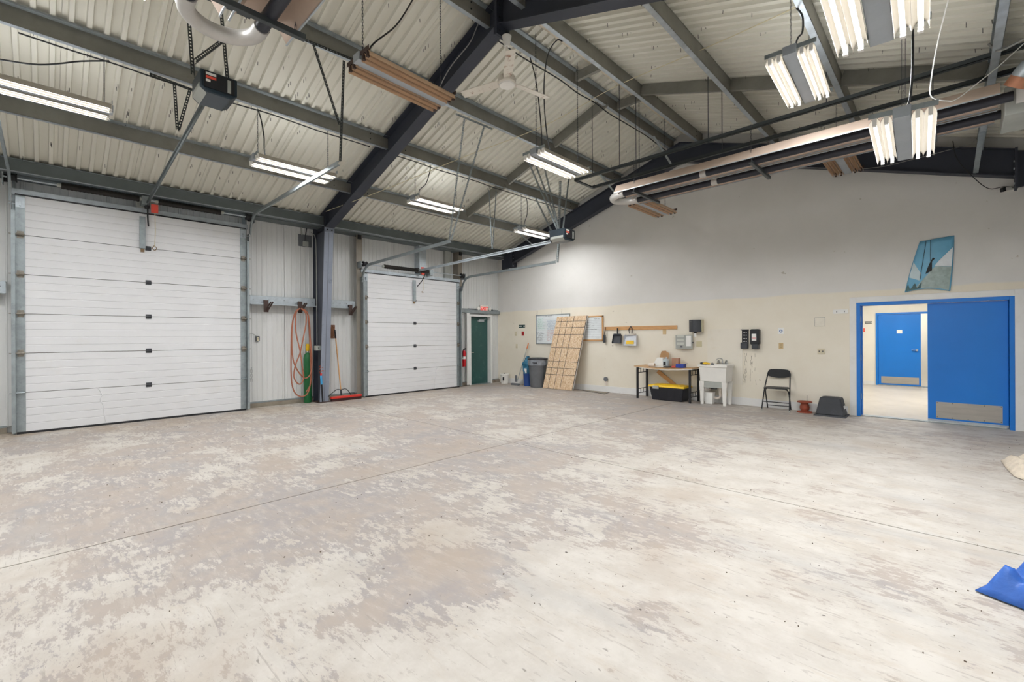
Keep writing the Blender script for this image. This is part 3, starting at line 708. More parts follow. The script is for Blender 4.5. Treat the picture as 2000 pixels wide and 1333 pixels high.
# door 1: tracks end in cross bar hung from slotted angle
track(track_path(D1[1]+.06, 3.87, -6.2, 3.93), d1, .055); track(track_path(D1[0]-.06, 3.87, -6.2, 3.93), d1, .055)
track(track_path(D2[0]-.06, 3.12, -6.74, 3.27), d2, .055); track(track_path(D2[1]+.06, 3.12, -6.70, 3.23), d2, .055)
def hanger(pairs, label, m=ANGLE, w=.042):
    t = thing('track_hanger', label, 'hanger', pairs[0][0], group='slotted angle hangers')
    for a, b in pairs:
        a, b = Vector(a), Vector(b)
        dv = Vector((1, 0, 0)) if abs((b-a).normalized().x) < .8 else Vector((0, 0, 1))
        obj('angle_leg', MB().perf(a, b, w, dv), m, t)
        dd = (b-a).normalized(); nn = dd.cross(dv).normalized()
        e = dv-dd*dv.dot(dd); e.normalize()
        obj('angle_side', MB().perf(a+e*w/2+nn*w*.42, b+e*w/2+nn*w*.42, w*.84, nn), m, t)
    return t
zc = lambda x: roof(x)-.235
hanger([((-6.05, D1[1]+.09, zc(-5.98)), (-6.18, D1[1]+.09, 3.95)), (tuple(pX(613, 88, -5.99)), (-6.14, D1[1]+.06, 4.45)), (tuple(pX(583, 72, -5.985)), tuple(pX(690, 116, -5.985)))], 'slotted angle hanger for the near track of tall door')
hanger([((-6.18, D1[0]-.08, zc(-6.0)), (-6.18, D1[0]-.08, 3.95)), ((-7.2, D1[0]-.08, zc(-7.2)), (-6.2, D1[0]-.08, 4.6))], 'slotted angle hanger for the track at tall door outer side')
hanger([(tuple(pX(907, 233, -5.99)), (-6.76, D2[0]-.07, 3.29)), (tuple(pX(946, 246, -5.99)), (-6.72, D2[0]-.05, 3.30)), (tuple(pX(890, 222, -5.985)), tuple(pX(960, 251, -5.985)))], 'pair of slotted angles carrying the near track of shorter door', GALV)
hanger([((-6.66, D2[1]+.06, 3.21), (-6.62, D2[1]+.06, 3.62)), ((-6.62, D2[1]+.06, 3.62), (-6.56, D2[1]+.06, zc(-5.96)-.2)), ((-7.31, D2[1]+.06, zc(-7.31)), (-6.66, D2[1]+.06, 3.7))], 'slotted angle hanger for the far track of shorter door', GALV)
hanger([(tuple(pX(955, 372, -7.36)), tuple(pY(961, 486, 6.86))), (tuple(pX(969, 375, -7.36)), tuple(pY(962, 486, 6.86)))], 'narrow V hanger holding the opener rail of shorter door', GALV, .03)
# shafts, springs, drums
def shaft(parent, D, springs, z, x=-10.10):
    y0, y1, zt = D
    obj('shaft', MB().tube([(x, y0-.12, z), (x, y1+.12, z)], .0127, 10), GALVB, parent, smooth=True)
    for (a, b, sag) in springs:
        n = 40; pts = []; mb = MB()
        pts = [(x, a+(b-a)*i/n, z-sag*math.sin(math.pi*i/n)*0) for i in range(n+1)]
        rr = [.050+(.003 if i % 2 else -.003) for i in range(n+1)]
        mb.tube(pts, rr, 12); obj('torsion_spring', mb, SPRING, parent, smooth=True)
        for q in (a, b): obj('spring_cone', MB().tube([(x, q-.05, z), (x, q+.05, z)], .03, 10), LGREY, parent)
    for q in (y0-.02, y1+.02):
        obj('cable_drum', MB().lathe([(.05, -.05), (.065, -.05), (.065, -.03), (.05, -.025), (.055, .03), (.065, .04), (.065, .05)], (x, q, z), 16, 'y'), BLACKM, parent, smooth=True)
        obj('end_bracket', MB().bb(XD-.06, x+.03, q-.006+.1*(1 if q > y0+1 else -1), q+.006+.1*(1 if q > y0+1 else -1), z-.1, z+.06), GALV, parent)
    yc = springs[0][1]+.08
    obj('center_bracket', MB().bb(XD-.05, x+.04, yc-.05, yc+.05, z-.09, z+.06), GALV, parent)
shaft(d1, D1, [(.18, 1.14, 0), (1.40, 2.36, 0)], 3.885)
shaft(d2, D2, [(5.86, 7.20, 0)], 3.225)
obj('spring_pad', MB().bb(LX, XD-.05, 1.12, 1.44, 3.68, 4.0), LGREY, d1)
obj('spring_pad', MB().bb(LX, XD-.05, 7.02, 7.24, 3.10, 4.0), GALVB, d2)
obj('mullion_strip', MB().bb(LX, LX+.10, 8.0, 8.2, 3.15, 4.0), LGREY, d2)
# operator arm plates on the doors
def operator(yc, Dz, xm, zm, zrail, label, boxc, wide):
    t = thing('door_opener', label, 'garage opener', (xm, yc, zm), group='overhead door openers')
    zt = Dz[2]; a = Vector((XD+.12, yc, zrail[0])); b = Vector((xm-.28, yc, zrail[1]))
    mb = MB(); mb.bar(a, b, .05, .012); mb.bar(a-Vector((0, 0, .025)), b-Vector((0, 0, .025)), .012, .05)
    obj('rail', mb, STRUT if wide else GALVB, t)
    mb = MB().bb(XD+.02, XD+.12, yc-.03, yc+.03, zrail[0]-.08, zrail[0]+.06); obj('rail_bracket', mb, BLACKM, t)
    # arm
    obj('door_arm', MB().tube(smoothpts([(XD+.5 if not wide else XD+.16, yc, zrail[0]-.03), (XD+.35 if not wide else XD+.13, yc, zt-.05), (XD+.05, yc+.02, zt-.22)], 5), .012, 6), BLACKM, t)
    obj('strut_plate', MB().bb(XD+.004, XD+.05, yc-.10, yc-.02, zt-.62, zt-.06), GALV, t)
    obj('strut_foot', MB().bb(XD+.004, XD+.03, yc-.085, yc-.035, zt-.68, zt-.62), RUST, t)
    # motor head: shell, dark end panel, lens
    L_, W_, H_ = .36, .33, .22
    sh = obj('motor_shell', MB().prism([(0, -W_/2, -H_*.3), (0, -W_/2, H_/2), (0, W_/2, H_/2), (0, W_/2, -H_*.3), (0, W_/2-.06, -H_/2), (0, -W_/2+.06, -H_/2)], (xm-L_/2, yc, zm), (xm+L_/2, yc, zm)), NAVY, t, bev=.01)
    obj('end_panel', MB().bb(xm+L_/2, xm+L_/2+.012, yc-W_/2+.03, yc+W_/2-.03, zm-H_*.3, zm+H_/2-.02), BLACK, t)
    obj('light_lens', MB().prism([(0, -W_/2-.004, -H_*.3), (0, -W_/2-.004, -H_*.1), (0, -W_/2+.06, -H_/2-.004)], (xm-L_/2+.03, yc, zm), (xm+L_/2-.03, yc, zm)), LGREY, t)
    for k in range(3): obj('sticker', MB().bb(xm+L_/2+.012, xm+L_/2+.014, yc-.12, yc-.03-(.05 if k == 2 else 0), zm+.06-k*.035, zm+.085-k*.035), PAPER if k != 1 else REDT, t)
    obj('terminal_strip', MB().bb(xm+L_/2+.012, xm+L_/2+.02, yc+.07, yc+.10, zm-.06, zm+.07), LGREY, t)
    # emergency release
    ry = yc+(.10 if wide else .16)
    obj('release_tag', MB().bb(XD+.10, XD+.115, ry-.05, ry+.05, zt+.02 if wide else zt+.10, zt+.17 if wide else zt+.30), REDT, t)
    obj('release_cord', MB().tube([(XD+.11, ry, zrail[0]), (XD+.11, ry+.01, zt-.3), (XD+.08, ry, zt-.58 if wide else zt-.35)], .005, 5), CREAMW, t)
    obj('release_handle', MB().tube(smoothpts([(XD+.08, ry, zt-.56 if wide else zt-.35), (XD+.08, ry+.03, zt-.60 if wide else zt-.37), (XD+.08, ry, zt-.64 if wide else zt-.38), (XD+.08, ry-.03, zt-.60 if wide else zt-.36), (XD+.08, ry, zt-.55 if wide else zt-.35)], 4), .006, 5), RUST, t)
    return t
operator(1.25, D1, -5.56, 4.06, (3.83, 4.13), 'dark opener head hanging near the left, above tall door', None, True)
operator(6.86, D2, -5.30, 3.37, (3.235, 3.325), 'dark opener head serving the shorter door', None, False)
hanger([(tuple(pY(371, 30, 1.08)), tuple(pY(380, 150, 1.08))), (tuple(pY(430, -20, 1.42)), tuple(pY(447, 160, 1.42))), (tuple(pY(438, 82, 1.42)), tuple(pY(382, 124, 1.09))), (tuple(pX(343, 167, -7.345)), tuple(pY(349, 256, 1.22))), (tuple(pX(374, 176, -7.345)), tuple(pY(351, 256, 1.24))), (tuple(pX(292, 143, -7.345)), tuple(pX(378, 176, -7.345)))], 'slotted angle straps holding opener head of the tall door')
hanger([(tuple(pX(1032, 316, -5.99)), tuple(pY(1090, 452, 6.80))), (tuple(pX(1046, 322, -5.99)), tuple(pY(1094, 453, 6.92))), (tuple(pX(1064, 330, -5.97)), tuple(pY(1092, 452, 6.74))), (tuple(pX(1111, 348, -5.6)), tuple(pY(1099, 453, 6.98)))], 'slotted angle straps holding opener head of the shorter door', GALV, .036)

# ================================================================== LIGHT FIXTURES
def chain(mb, a, b, pitch=.032, w=.012):
    a, b = Vector(a), Vector(b); d = b-a; L = d.length; d.normalize(); n = max(2, int(L/pitch)); e = d.orthogonal().normalized(); g = d.cross(e)
    for i in range(n):
        p = a+d*(L*i/n); q = a+d*(L*(i+1.25)/n); s_ = e if i % 2 else g
        for k in (-1, 1): mb.bar(p+s_*k*w/2, q+s_*k*w/2, .0035, .0035)
    return mb
FL, FW = 1.22, .43
def fixture(x, y, z, rz, tilt, lit, label, group, cord=None):
    t = thing('light_fixture', label, 'light fixture', (x, y, z), rz, group); t.rotation_euler = (0, -tilt, rz)
    rm = CREAMR if lit else TANR
    hl = FL/2
    k = obj('ballast_cover', MB().bb(-.058, .058, -hl, hl, -.035, .055), COVER, t, raw=True, bev=.004)
    for s_ in (-1, 1):
        prof = []
        for (c_, w_) in ((.0985, .039), (.1755, .039)):
            for i in range(9):
                a = math.pi*i/8; xx = c_-w_*math.cos(a); zz = -.055+.07*math.sin(a)
                prof.append((s_*xx, 0, zz))
        r_ = obj('reflector', MB().sheet(prof, (0, -hl+.03, 0), (0, hl-.03, 0), (0, 0, .003)), rm, t, raw=True, smooth=True, ang=.9)
        for c_ in (.0985, .1755):
            obj('tube', MB().tube([(s_*c_, -hl+.045, -.032), (s_*c_, hl-.045, -.032)], .0125, 10), LAMP if lit else TUBEOFF, t, raw=True, smooth=True)
            if lit:
                ld = bpy.data.lights.new('tube_light', 'AREA'); ld.shape = 'RECTANGLE'; ld.size = .022; ld.size_y = FL-.12; ld.energy = LAMPW; ld.color = (.985, .99, 1)
                lo_ = bpy.data.objects.new('tube_light', ld); COL.objects.link(lo_); lo_.parent = t; lo_.location = (s_*c_, 0, -.047)
            for e in (-1, 1): obj('socket', MB().bb(s_*c_-.014, s_*c_+.014, e*(hl-.05), e*(hl-.02), -.055, .03), WHITE if lit else BROWN, t, raw=True)
    if lit:      # added upward fill to brighten the roof; the housing has no slots
        ld = bpy.data.lights.new('roof_fill_light', 'AREA'); ld.shape = 'RECTANGLE'; ld.size = .30; ld.size_y = FL-.12; ld.energy = LAMPW*.3; ld.color = (.985, .99, 1)
        lo_ = bpy.data.objects.new('roof_fill_light', ld); COL.objects.link(lo_); lo_.parent = t; lo_.location = (0, 0, .06); lo_.rotation_euler = (math.pi, 0, 0)
    for e in (-1, 1): obj('end_plate', MB().bb(-FW/2-.005, FW/2+.005, e*(hl-.025), e*(hl-.019), .008, .05), GALV if lit else BROWN, t, raw=True)
    # chains to the roof
    M_ = Matrix.Translation((x, y, z)) @ t.rotation_euler.to_matrix().to_4x4(); Mi = M_.inverted()
    for e in (-1, 1):
        p = Vector((0, e*(hl-.08), .055)); wp = M_ @ p; tp = Vector((wp.x, wp.y, roof(wp.x)-.01))
        obj('chain', chain(MB(), p, Mi @ tp), DGREY, t, raw=True)
    if cord:
        p = Vector((0, -hl*.7, .055)); wp = M_ @ p; c_ = Vector(cord)
        pts = smoothpts([wp, wp+Vector((.05, -.03, .12)), wp.lerp(c_, .4)+Vector((.07, 0, 0)), wp.lerp(c_, .75)+Vector((.06, 0, 0)), c_], 6)
        obj('power_cord', MB().tube([Mi @ q for q in pts], .009, 6), WIRE, t, raw=True, smooth=True)
    return t
GL, GU = 'lit four tube fixtures', 'unlit four tube fixtures'
def cordp(x, y): return (x, y, roof(x)-.24)
fixture(-7.45, -.02, 4.28, 0, 0, True, 'lit tube fixture at the left edge above tall door', GL, cordp(-7.35, .55))
fixture(-7.40, 2.74, 4.13, .0, .03, True, 'lit tube fixture left of main rafter above tall door', GL, cordp(-7.35, 2.2))
fixture(-7.74, 5.73, 4.26, .0, .02, True, 'lit tube fixture just past the main column, over shorter door', GL, cordp(-7.35, 5.3))
fixture(-7.50, 8.62, 4.10, 0, .0, True, 'small lit tube fixture beside opener head of shorter door', GL, cordp(-7.35, 8.1))
fixture(-4.46, 5.68, 4.22, 0, .03, True, 'lit tube fixture hanging below the ridge in far bay', GL, cordp(-4.62, 5.2))
fixture(-1.144, 5.68, 4.245, .045, 0, True, 'lit tube fixture right of centre, higher of the right group', GL, cordp(-1.1, 5.3))
fixture(-.295, 5.50, 3.28, .035, -.04, True, 'lit tube fixture hung lowest in front of right heater', GL, (-.29, 5.1, roof(-.29)-.02))
fixture(-.27, 2.95, 3.27, .03, -.03, True, 'lit tube fixture cut off at the top right', GL, None)
fixture(-4.50, 2.89, 4.40, .04, .04, False, 'unlit fixture with tan reflectors before the main rafter', GU, (-4.62, 3.2, 5.75))
fixture(-4.14, 8.24, 3.97, 0, .03, False, 'small unlit fixture behind left end of right heater', GU, None)
fixture(-1.25, 9.1, 4.30, 0, 0, False, 'unlit fixture behind the heater under navy gable rafter', GU, None)
for (x, y, lab) in ((-4.46, .0, 'added fill fixture overhead, ridge row behind the view'), (-7.45, -2.9, 'added fill fixture of the door row in rear bay'), (-4.46, -2.9, 'added fill fixture of the ridge row in rear bay'), (-1.2, -2.9, 'added fill fixture of the right row in rear bay'), (-.28, -.35, 'added fill fixture straight above the viewpoint')):
    fixture(x, y, 4.25, 0, 0, True, lab, GL, None)  # unseen fixtures added to put more light into the hall

# ================================================================== RADIANT TUBE HEATERS
def heater(xa, xb, yn, yf, z, label, rail, burner):
    t = thing('tube_heater', label, 'radiant heater', (xa, (yn+yf)/2, z), group='radiant tube heaters')
    for y in (yn, yf):
        n = 3 if xb-xa > 3 else 2; seg = (xb-xa)/n
        for i in range(n):
            obj('heater_tube', MB().tube([(xa+i*seg, y, z), (xa+(i+1)*seg, y, z)], .05, 14), TUBEB, t, smooth=True)
        xc_ = pY(1374, 337, 6.9).x if y == yn else pY(1396, 353, 7.38).x
        for xq in (xc_, xc_+2.2): obj('coupling', MB().tube([(xq-.045, y, z), (xq+.045, y, z)], .054, 14), UBEND, t, smooth=True)
        prof = [(0, y-.205, z-.015), (0, y-.20, z+.0), (0, y-.115, z+.125), (0, y+.115, z+.125), (0, y+.20, z+.0), (0, y+.205, z-.015)]
        obj('reflector_hood', MB().sheet(prof, (xa-.02, 0, 0), (xb-.1, 0, 0), (0, 0, .004)), PINK, t)
        for yy in (y-.205, y+.205): obj('hood_lip', MB().bb(xa-.02, xb-.1, yy-.006, yy+.006, z-.022, z-.012), GALVB, t)
    r = (yf-yn)/2; yc = (yn+yf)/2; pts = [(xa+.06, yn, z), (xa-.03, yn, z)]
    for i in range(1, 16):
        a = math.pi*i/16; pts.append((xa-.03-r*1.0*math.sin(a), yc-r*math.cos(a), z))
    pts += [(xa-.03, yf, z), (xa+.06, yf, z)]
    obj('u_bend', MB().tube(pts, .058, 16), UBEND, t, smooth=True)
    return t
h1 = heater(-4.05, .48, 6.90, 7.38, 3.90, 'long radiant tube heater across the far bay at right', None, None)
h2 = heater(-3.86, 1.1, .70, 1.17, 3.86, 'radiant tube heater with pale bend at the top left', None, None)
for (hh, yn, yf, z, xs) in ((h1, 6.9, 7.38, 3.90, (-3.72, -1.95, -.12)), (h2, .70, 1.17, 3.86, (-3.62, -1.9, -.1))):
    for x in xs:
        mb = MB().bar((x, yn-.2, z-.075), (x, yf+.25, z-.075), .04, .004); mb.bar((x+.02, yn-.2, z-.055), (x+.02, yf+.25, z-.055), .004, .04)
        obj('support_angle', mb, RAILM, hh)
        for y in (yn-.15, yf+.18): obj('support_chain', chain(MB(), (x, y, z-.06), (x, y, z+.46 if hh is h1 else roof(x)-.03)), DGREY, hh)
for y in (6.62, 7.14): obj('end_cap', MB().bb(-4.07, -4.06, y+.17, y+.38, 3.90, 4.02), PINK, h1)
# burner on the right heater
obj('burner_box', MB().bb(.42, .95, 6.92, 7.52, 3.72, 4.02), LGREY, h1, bev=.01)
lb = obj('rating_plate', MB().bb(.50, .72, 6.914, 6.921, 3.82, 3.97), PAPER, h1)
obj('flame_mark', MB().prism([(-.03, 0, -.03), (.035, 0, -.02), (.03, 0, .02), (.01, 0, .035), (-.005, 0, .01)], (.60, 6.909, 3.89), (.60, 6.914, 3.89)), INK, lb)
obj('air_duct', MB().tube(smoothpts([(.50, 6.72, 3.98), (.56, 6.66, 4.06), (.72, 6.62, 4.14), (1.0, 6.6, 4.16), (1.3, 6.6, 4.08)], 4), .075, 16), GALVB, h1, smooth=True)
obj('duct_coupling', MB().tube([(.47, 6.74, 3.93), (.52, 6.705, 4.00)], .085, 16), mat('copper tape', '#c08668', .45, .3, .1, 8), h1, smooth=True)
# rail frame the heater hangs under
t = thing('hanging_rail_frame', 'two long dark rails hung above right heater', 'rail frame', (-4.97, 6.85, 4.36))
for y in (6.85, 7.42):
    mb = MB().bb(-4.97, 1.6, y-.025, y+.025, 4.335, 4.34); mb.bb(-4.97, 1.6, y-.025, y-.02, 4.335, 4.385); obj('rail', mb, RAILM, t)
mb = MB().bb(-4.99, -4.94, 6.83, 7.44, 4.335, 4.34); mb.bb(-4.99, -4.985, 6.83, 7.44, 4.335, 4.385); obj('end_rail', mb, RAILM, t)
for (x, y) in ((-4.60, 6.85), (-4.05, 6.85), (-4.05, 7.42), (-2.56, 6.85), (-2.56, 7.42), (-1.1, 6.85), (.31, 7.42)):
    obj('hanger_rod', MB().tube([(x, y, 4.34), (x, y, roof(x)-.2)], .006, 6), DGREY, t)
# rails over the second heater
t = thing('hanging_rail_frame', 'short dark rail frame above the top left heater', 'rail frame', (-4.4, .7, 4.3))
for y in (.62, 1.25): obj('rail', MB().bb(-4.5, 1.6, y-.022, y+.022, 4.335, 4.34), RAILM, t)
obj('end_rail', MB().bb(-4.52, -4.47, .58, 1.29, 4.33, 4.38), RAILM, t)
for (x, y) in ((-4.5, .62), (-4.5, 1.25), (-2.5, .62), (-2.5, 1.25)): obj('hanger_rod', MB().perf((x, y, 4.34), (x, y, roof(x)-.1), .03, (1, 0, 0)), ANGLE, t)

# ================================================================== CEILING FAN
hx, hy, hz = -4.285, 4.35, 4.90
t = thing('ceiling_fan', 'rusty white three blade ceiling fan under the ridge', 'fan', (hx, hy, hz))
obj('mount', MB().lathe([(.035, 0), (.06, .12), (.065, .14)], (hx, hy, 5.38), 16), WHITE, t, smooth=True)
obj('mount_hook', MB().bb(hx-.015, hx+.015, hy-.015, hy+.015, 5.5, 5.58), BLACKM, t)
obj('down_rod', MB().tube([(hx, hy, 5.40), (hx, hy, hz+.05)], .014, 10), RUSTW, t, smooth=True)
obj('motor_housing', MB().lathe([(.03, .10), (.11, .07), (.125, .03), (.125, -.02), (.11, -.035)], (hx, hy, hz), 24), RUSTW, t, smooth=True)
obj('motor_cap', MB().lathe([(.108, -.034), (.10, -.05), (.0, -.056)], (hx, hy, hz), 24), WHITE, t, smooth=True)
ca = math.atan2(0-hy, 0-hx)
for k in range(3):
    a = ca+math.radians(4)+k*2*math.pi/3; d = Vector((math.cos(a), math.sin(a), 0)); n_ = Vector((-d.y, d.x, 0))
    c0 = Vector((hx, hy, hz+.0))
    vs = []
    for (r_, wd) in ((.12, .045), (.2, .06), (.62, .062), (.70, .06)):
        for s_ in (-1, 1):
            for dz in (-.004, .004): vs.append(c0+d*r_+n_*s_*wd+Vector((0, 0, dz+s_*.014+.01-.02*r_)))
    fs = [(0, 1, 3, 2), (12, 14, 15, 13)]
    for i in range(3):
        b = i*4; fs += [(b, b+2, b+6, b+4), (b+1, b+5, b+7, b+3), (b, b+4, b+5, b+1), (b+2, b+3, b+7, b+6)]
    obj('blade', MB().add(vs, fs), RUSTW, t)

# ================================================================== CABLES
def cable(pts, r, m, label, n=5):
    return tag(obj('cable', MB().tube(smoothpts(pts, n), r, 6), m, smooth=True), label, 'cable')
def along(x, ys, drop, j=.02): return [(x-.03+random.uniform(-j, j), y, roof(x)-.235-drop-random.uniform(0, .02)) for y in ys]
cable(along(-7.33, [-.2+i*.42 for i in range(11)], .02), .009, WIRE, 'black cable run under second purlin of near bay')
cable(along(-7.33, [4.5+i*.5 for i in range(12)], .02), .009, WIRE, 'black cable run under second purlin of far bay')
cable(along(-4.62, [4.5+i*.5 for i in range(12)], .02), .010, WIRE, 'black cable run under the ridge purlin of far bay')
cable(along(-8.77, [5.6+i*.4 for i in range(6)], .01), .007, WIRE, 'thin black cable under first purlin in far bay')
cable([(-4.0, 5.2, 5.72), (-4.1, 5.2, 5.78), (-4.3, 5.25, 5.7), (-4.42, 5.3, 5.4), (-4.44, 5.32, 5.0), (-4.46, 5.4, 4.6), (-4.46, 5.5, 4.3)], .010, WIRE, 'black drop cord hanging beside the fan')
cable([(-4.63, 4.22, 5.95), (-4.75, 4.2, 5.75), (-4.9, 4.2, 5.62), (-5.3, 4.2, 5.48), (-5.6, 4.2, 5.25), (-5.68, 4.2, 4.97)], .008, WIREG, 'grey flexible cord looping over the main rafter')
cable([pY(637, 413, 4.22), pX(760, 367, -7.7), pX(905, 307, -6.5), pX(1065, 245, -5.2), pY(1200, 170, 6.85), pY(1345, 108, 6.3), pY(1450, 62, 5.9), pY(1580, 2, 5.5)], .006, CREAMW, 'long cream string stretched from main column to right slope', 4)
cable([pY(1852, 0, 5.0), pY(1832, 80, 5.3), pY(1818, 160, 5.6), pY(1820, 190, 5.8), pY(1850, 197, 6.0), pY(1870, 193, 6.1), pY(1915, 158, 6.3), pY(1950, 130, 6.5), pY(2000, 85, 6.6)], .005, PAPER, 'white cord drooping above the right heater', 4)
cable([(-10.44, 4.21, 3.86), (-10.36, 4.21, 3.82), (-10.22, 4.22, 3.7), (-10.2, 4.23, 3.3), (-10.18, 4.23, 1.3)], .009, LGREY, 'pale conduit cable down the side of column', 5)
cable([(.05, 9.92, 4.5), (.10, 9.92, 4.2), (.30, 9.98, 3.85), (.45, 10.1, 3.70), (.60, 10.12, 3.70), (.74, 10.15, 3.66)], .006, WIRE, 'thin black cable leading to security camera', 5)
cable([(-2.0, 9.9, 4.62), (-1.0, 9.93, 4.35), (-.35, 9.93, 4.35), (.2, 9.93, 4.40), (.30, 9.6, 4.36)], .005, WIREG, 'thin grey cable along the gable rafter', 6)
cable([(.30, 6.7, 4.42), (.36, 6.6, 4.28), (.48, 6.5, 4.26), (.66, 6.45, 4.30), (.9, 6.4, 4.28)], .012, WIREG, 'thick grey cable looping at top right', 6)

# ================================================================== THINGS ON THE DOOR WALL
def girt(y0, y1, label):
    t = thing('wall_girt', label, 'girt', (LX, y0, 2.2), group='galvanized wall girts')
    obj('web', MB().bb(-10.326, -10.32, y0, y1, 2.15, 2.335), GALVB, t)
    obj('top_flange', MB().bb(LX+.01, -10.32, y0, y1, 2.335, 2.341), GALV, t)
    obj('bottom_lip', MB().bb(-10.32, -10.26, y0, y1, 2.15, 2.156), GALVB, t); obj('lip_edge', MB().bb(-10.266, -10.26, y0, y1, 2.15, 2.175), GALVB, t)
    mb = MB()
    for i in range(5): mb.lathe([(.008, 0), (.008, .004)], (-10.32, y0+.06+i*(y1-y0-.12)/4, 2.26), 6, 'x')
    obj('screw_heads', mb, DGREY, t, kind='stuff')
girt(D1[1]+.10, YF-.1, 'galvanized girt with two hooks between tall door and column')
girt(YF+.1, D2[0]-.16, 'galvanized girt with one hook between column and shorter door')
girt(Y0, D1[0]-.10, 'galvanized girt at the left edge beside tall door')
def hookbr(u, v, label):
    p = pX(u, v, -10.24); t = thing('wall_hook', label, 'hook', p, group='brown bracket hooks'); x, y, z = p
    obj('back_plate', MB().bb(x-.02, x, y-.045, y+.045, z-.15, z+.10), BROWN, t)
    mb = MB().bar((x, y-.02, z-.13), (x+.13, y+.05, z+.06), .03, .012); mb.bar((x, y+.02, z-.13), (x+.13, y+.09, z+.06), .012, .03)
    obj('arm', mb, BROWN, t); obj('mount_plate', MB().bb(x-.08, x-.02, y-.03, y+.03, z+.02, z+.10), BROWN, t); return p
hookbr(520, 596, 'empty brown hook left of the coiled hose'); hk = hookbr(586.5, 598, 'brown hook carrying the coiled hose'); hookbr(685, 604, 'empty brown hook right of the column')
# hose
def hp(u, v, dx=0.): p = pX(u, v, -10.18+dx); return p
hpts = []
for (pts, dx) in (([(590, 604), (600, 612), (605, 640), (606, 690), (607, 740), (601, 768), (588, 775), (575, 766), (569, 740), (568.5, 690), (570, 640), (576, 612), (585, 603)], .0),
                  ([(592, 604), (602, 616), (605, 650), (609, 700), (607, 728), (600, 738), (592, 737), (580, 722), (572, 700), (570, 660), (573, 622), (583, 604)], .03),
                  ([(588, 603), (597, 612), (598, 630), (592, 662), (586, 690), (577, 714), (574, 735), (580, 748), (588, 750), (593, 738), (590, 715), (586, 685), (579, 655), (577, 630), (579, 610), (586, 603)], .06),
                  ([(590, 603), (601, 613), (604, 650), (607, 700), (608, 730), (606, 752), (598, 766)], -.02)):
    hpts.append([hp(u, v, dx) for u, v in pts])
t = thing('air_hose', 'rust coloured rubber hose looped over wall hook', 'hose', hk)
for h_ in hpts: obj('loop', MB().tube(smoothpts(h_, 6), .014, 8), ORANGE, t, smooth=True)
t = thing('electrical_plate', 'grey square plate with small box high beside column', 'electrical box', pX(596, 470, LX+.02))
a, b = pX(583, 457, LX+.02), pX(609, 484, LX+.02)
obj('plate', MB().bb(LX+.008, LX+.02, a.y, b.y, b.z, a.z), GREYP, t); c_ = pX(597, 477, LX+.05)
obj('box', MB().bb(LX+.02, LX+.07, c_.y-.06, c_.y+.06, c_.z-.05, c_.z+.06), LGREY, t, bev=.01)
obj('conduit', MB().tube([(LX+.05, c_.y-.1, 3.98), (LX+.045, c_.y-.08, a.z-.02)], .014, 8), LGREY, t)
obj('conduit', MB().tube([(LX+.05, c_.y+.03, 3.98), (LX+.045, c_.y-.01, a.z-.08), (LX+.045, c_.y-.02, c_.z+.06)], .012, 8), DGREY, t)
p = pX(503, 662, LX+.03); t = thing('outlet_box', 'small dark outlet box on white wall beside tall door', 'outlet', p)
obj('box', MB().bb(LX+.008, LX+.05, p.y-.035, p.y+.035, p.z-.055, p.z+.055), DGREY, t, bev=.005)
obj('socket', MB().bb(LX+.05, LX+.054, p.y-.02, p.y+.02, p.z-.0, p.z+.04), BEIGEP, t); obj('socket', MB().bb(LX+.05, LX+.054, p.y-.02, p.y+.02, p.z-.045, p.z-.01), BEIGEP, t)
obj('feed_wire', MB().tube(smoothpts([(LX+.03, p.y-.02, p.z+.05), (LX+.03, p.y-.08, p.z+.10), (LX+.03, p.y-.15, p.z+.10)], 5), .005, 6), LGREY, t)
p = pX(491, 718, -10.12); q = pX(491, 745, -10.12)
tag(obj('pull_chain', chain(MB(), p, q, .045, .03), BLACK), 'short black chain hanging at tall door right track', 'chain')
# on and round the column
cx = -10.12
t = thing('junction_box', 'grey junction box strapped to the column', 'electrical box', (cx, YF-.1, 1.25))
p = pX(627, 680, cx+.04); obj('box', MB().bb(cx-.1, cx+.02, YF-.17, YF-.07, p.z-.06, p.z+.05), LGREY, t, bev=.005); obj('strap', MB().bb(cx+.075, cx+.085, YF-.12, YF+.11, p.z-.04, p.z+.04), GALV, t)
obj('cover_screw', MB().lathe([(.012, 0), (.012, .008)], (cx+.02, YF-.12, p.z), 8, 'x'), DGREY, t)
t = thing('hose_fitting', 'copper coloured fittings hooked on lower column', 'fitting', pX(628, 722, cx+.06))
for k, v in enumerate((715, 720, 726)):
    a, b = pX(624, v+2, cx+.05), pX(633, v-1, cx+.07); obj('coil', MB().tube(smoothpts([a, a.lerp(b, .4)+Vector((.02, 0, .025)), b], 5), .012, 8), TERRA, t, smooth=True)
a, b = pX(627, 734, cx+.12), pZ(630.5, 787, .0)
t = thing('pry_bar', 'black bar with blue grip leaning on the column', 'tool', b)
obj('bar', MB().tube([a.lerp(b, .30), b+Vector((0, 0, .008))], .016, 8), BLACKM, t, smooth=True); obj('grip', MB().tube([a, a.lerp(b, .32)], .022, 8), mat('blue grip', '#3fa3dc', .5), t, smooth=True)
obj('collar', MB().tube([a+Vector((0, 0, .05)), a], .02, 8), RED, t)
gx, gy = -10.38, 4.10
t = thing('gas_cylinder', 'green upright cylinder with yellow top behind the column', 'cylinder', (gx, gy, 0))
obj('body', MB().lathe([(.075, 0), (.085, .02), (.085, 1.0), (.07, 1.08), (.03, 1.12)], (gx, gy, 0), 20), GRN, t, smooth=True)
obj('neck', MB().lathe([(.02, 1.11), (.02, 1.17)], (gx, gy, 0), 12), CHROME, t); obj('cap', MB().lathe([(.035, 1.16), (.04, 1.18), (.04, 1.29), (.03, 1.32)], (gx, gy, 0), 14), YEL, t, smooth=True)
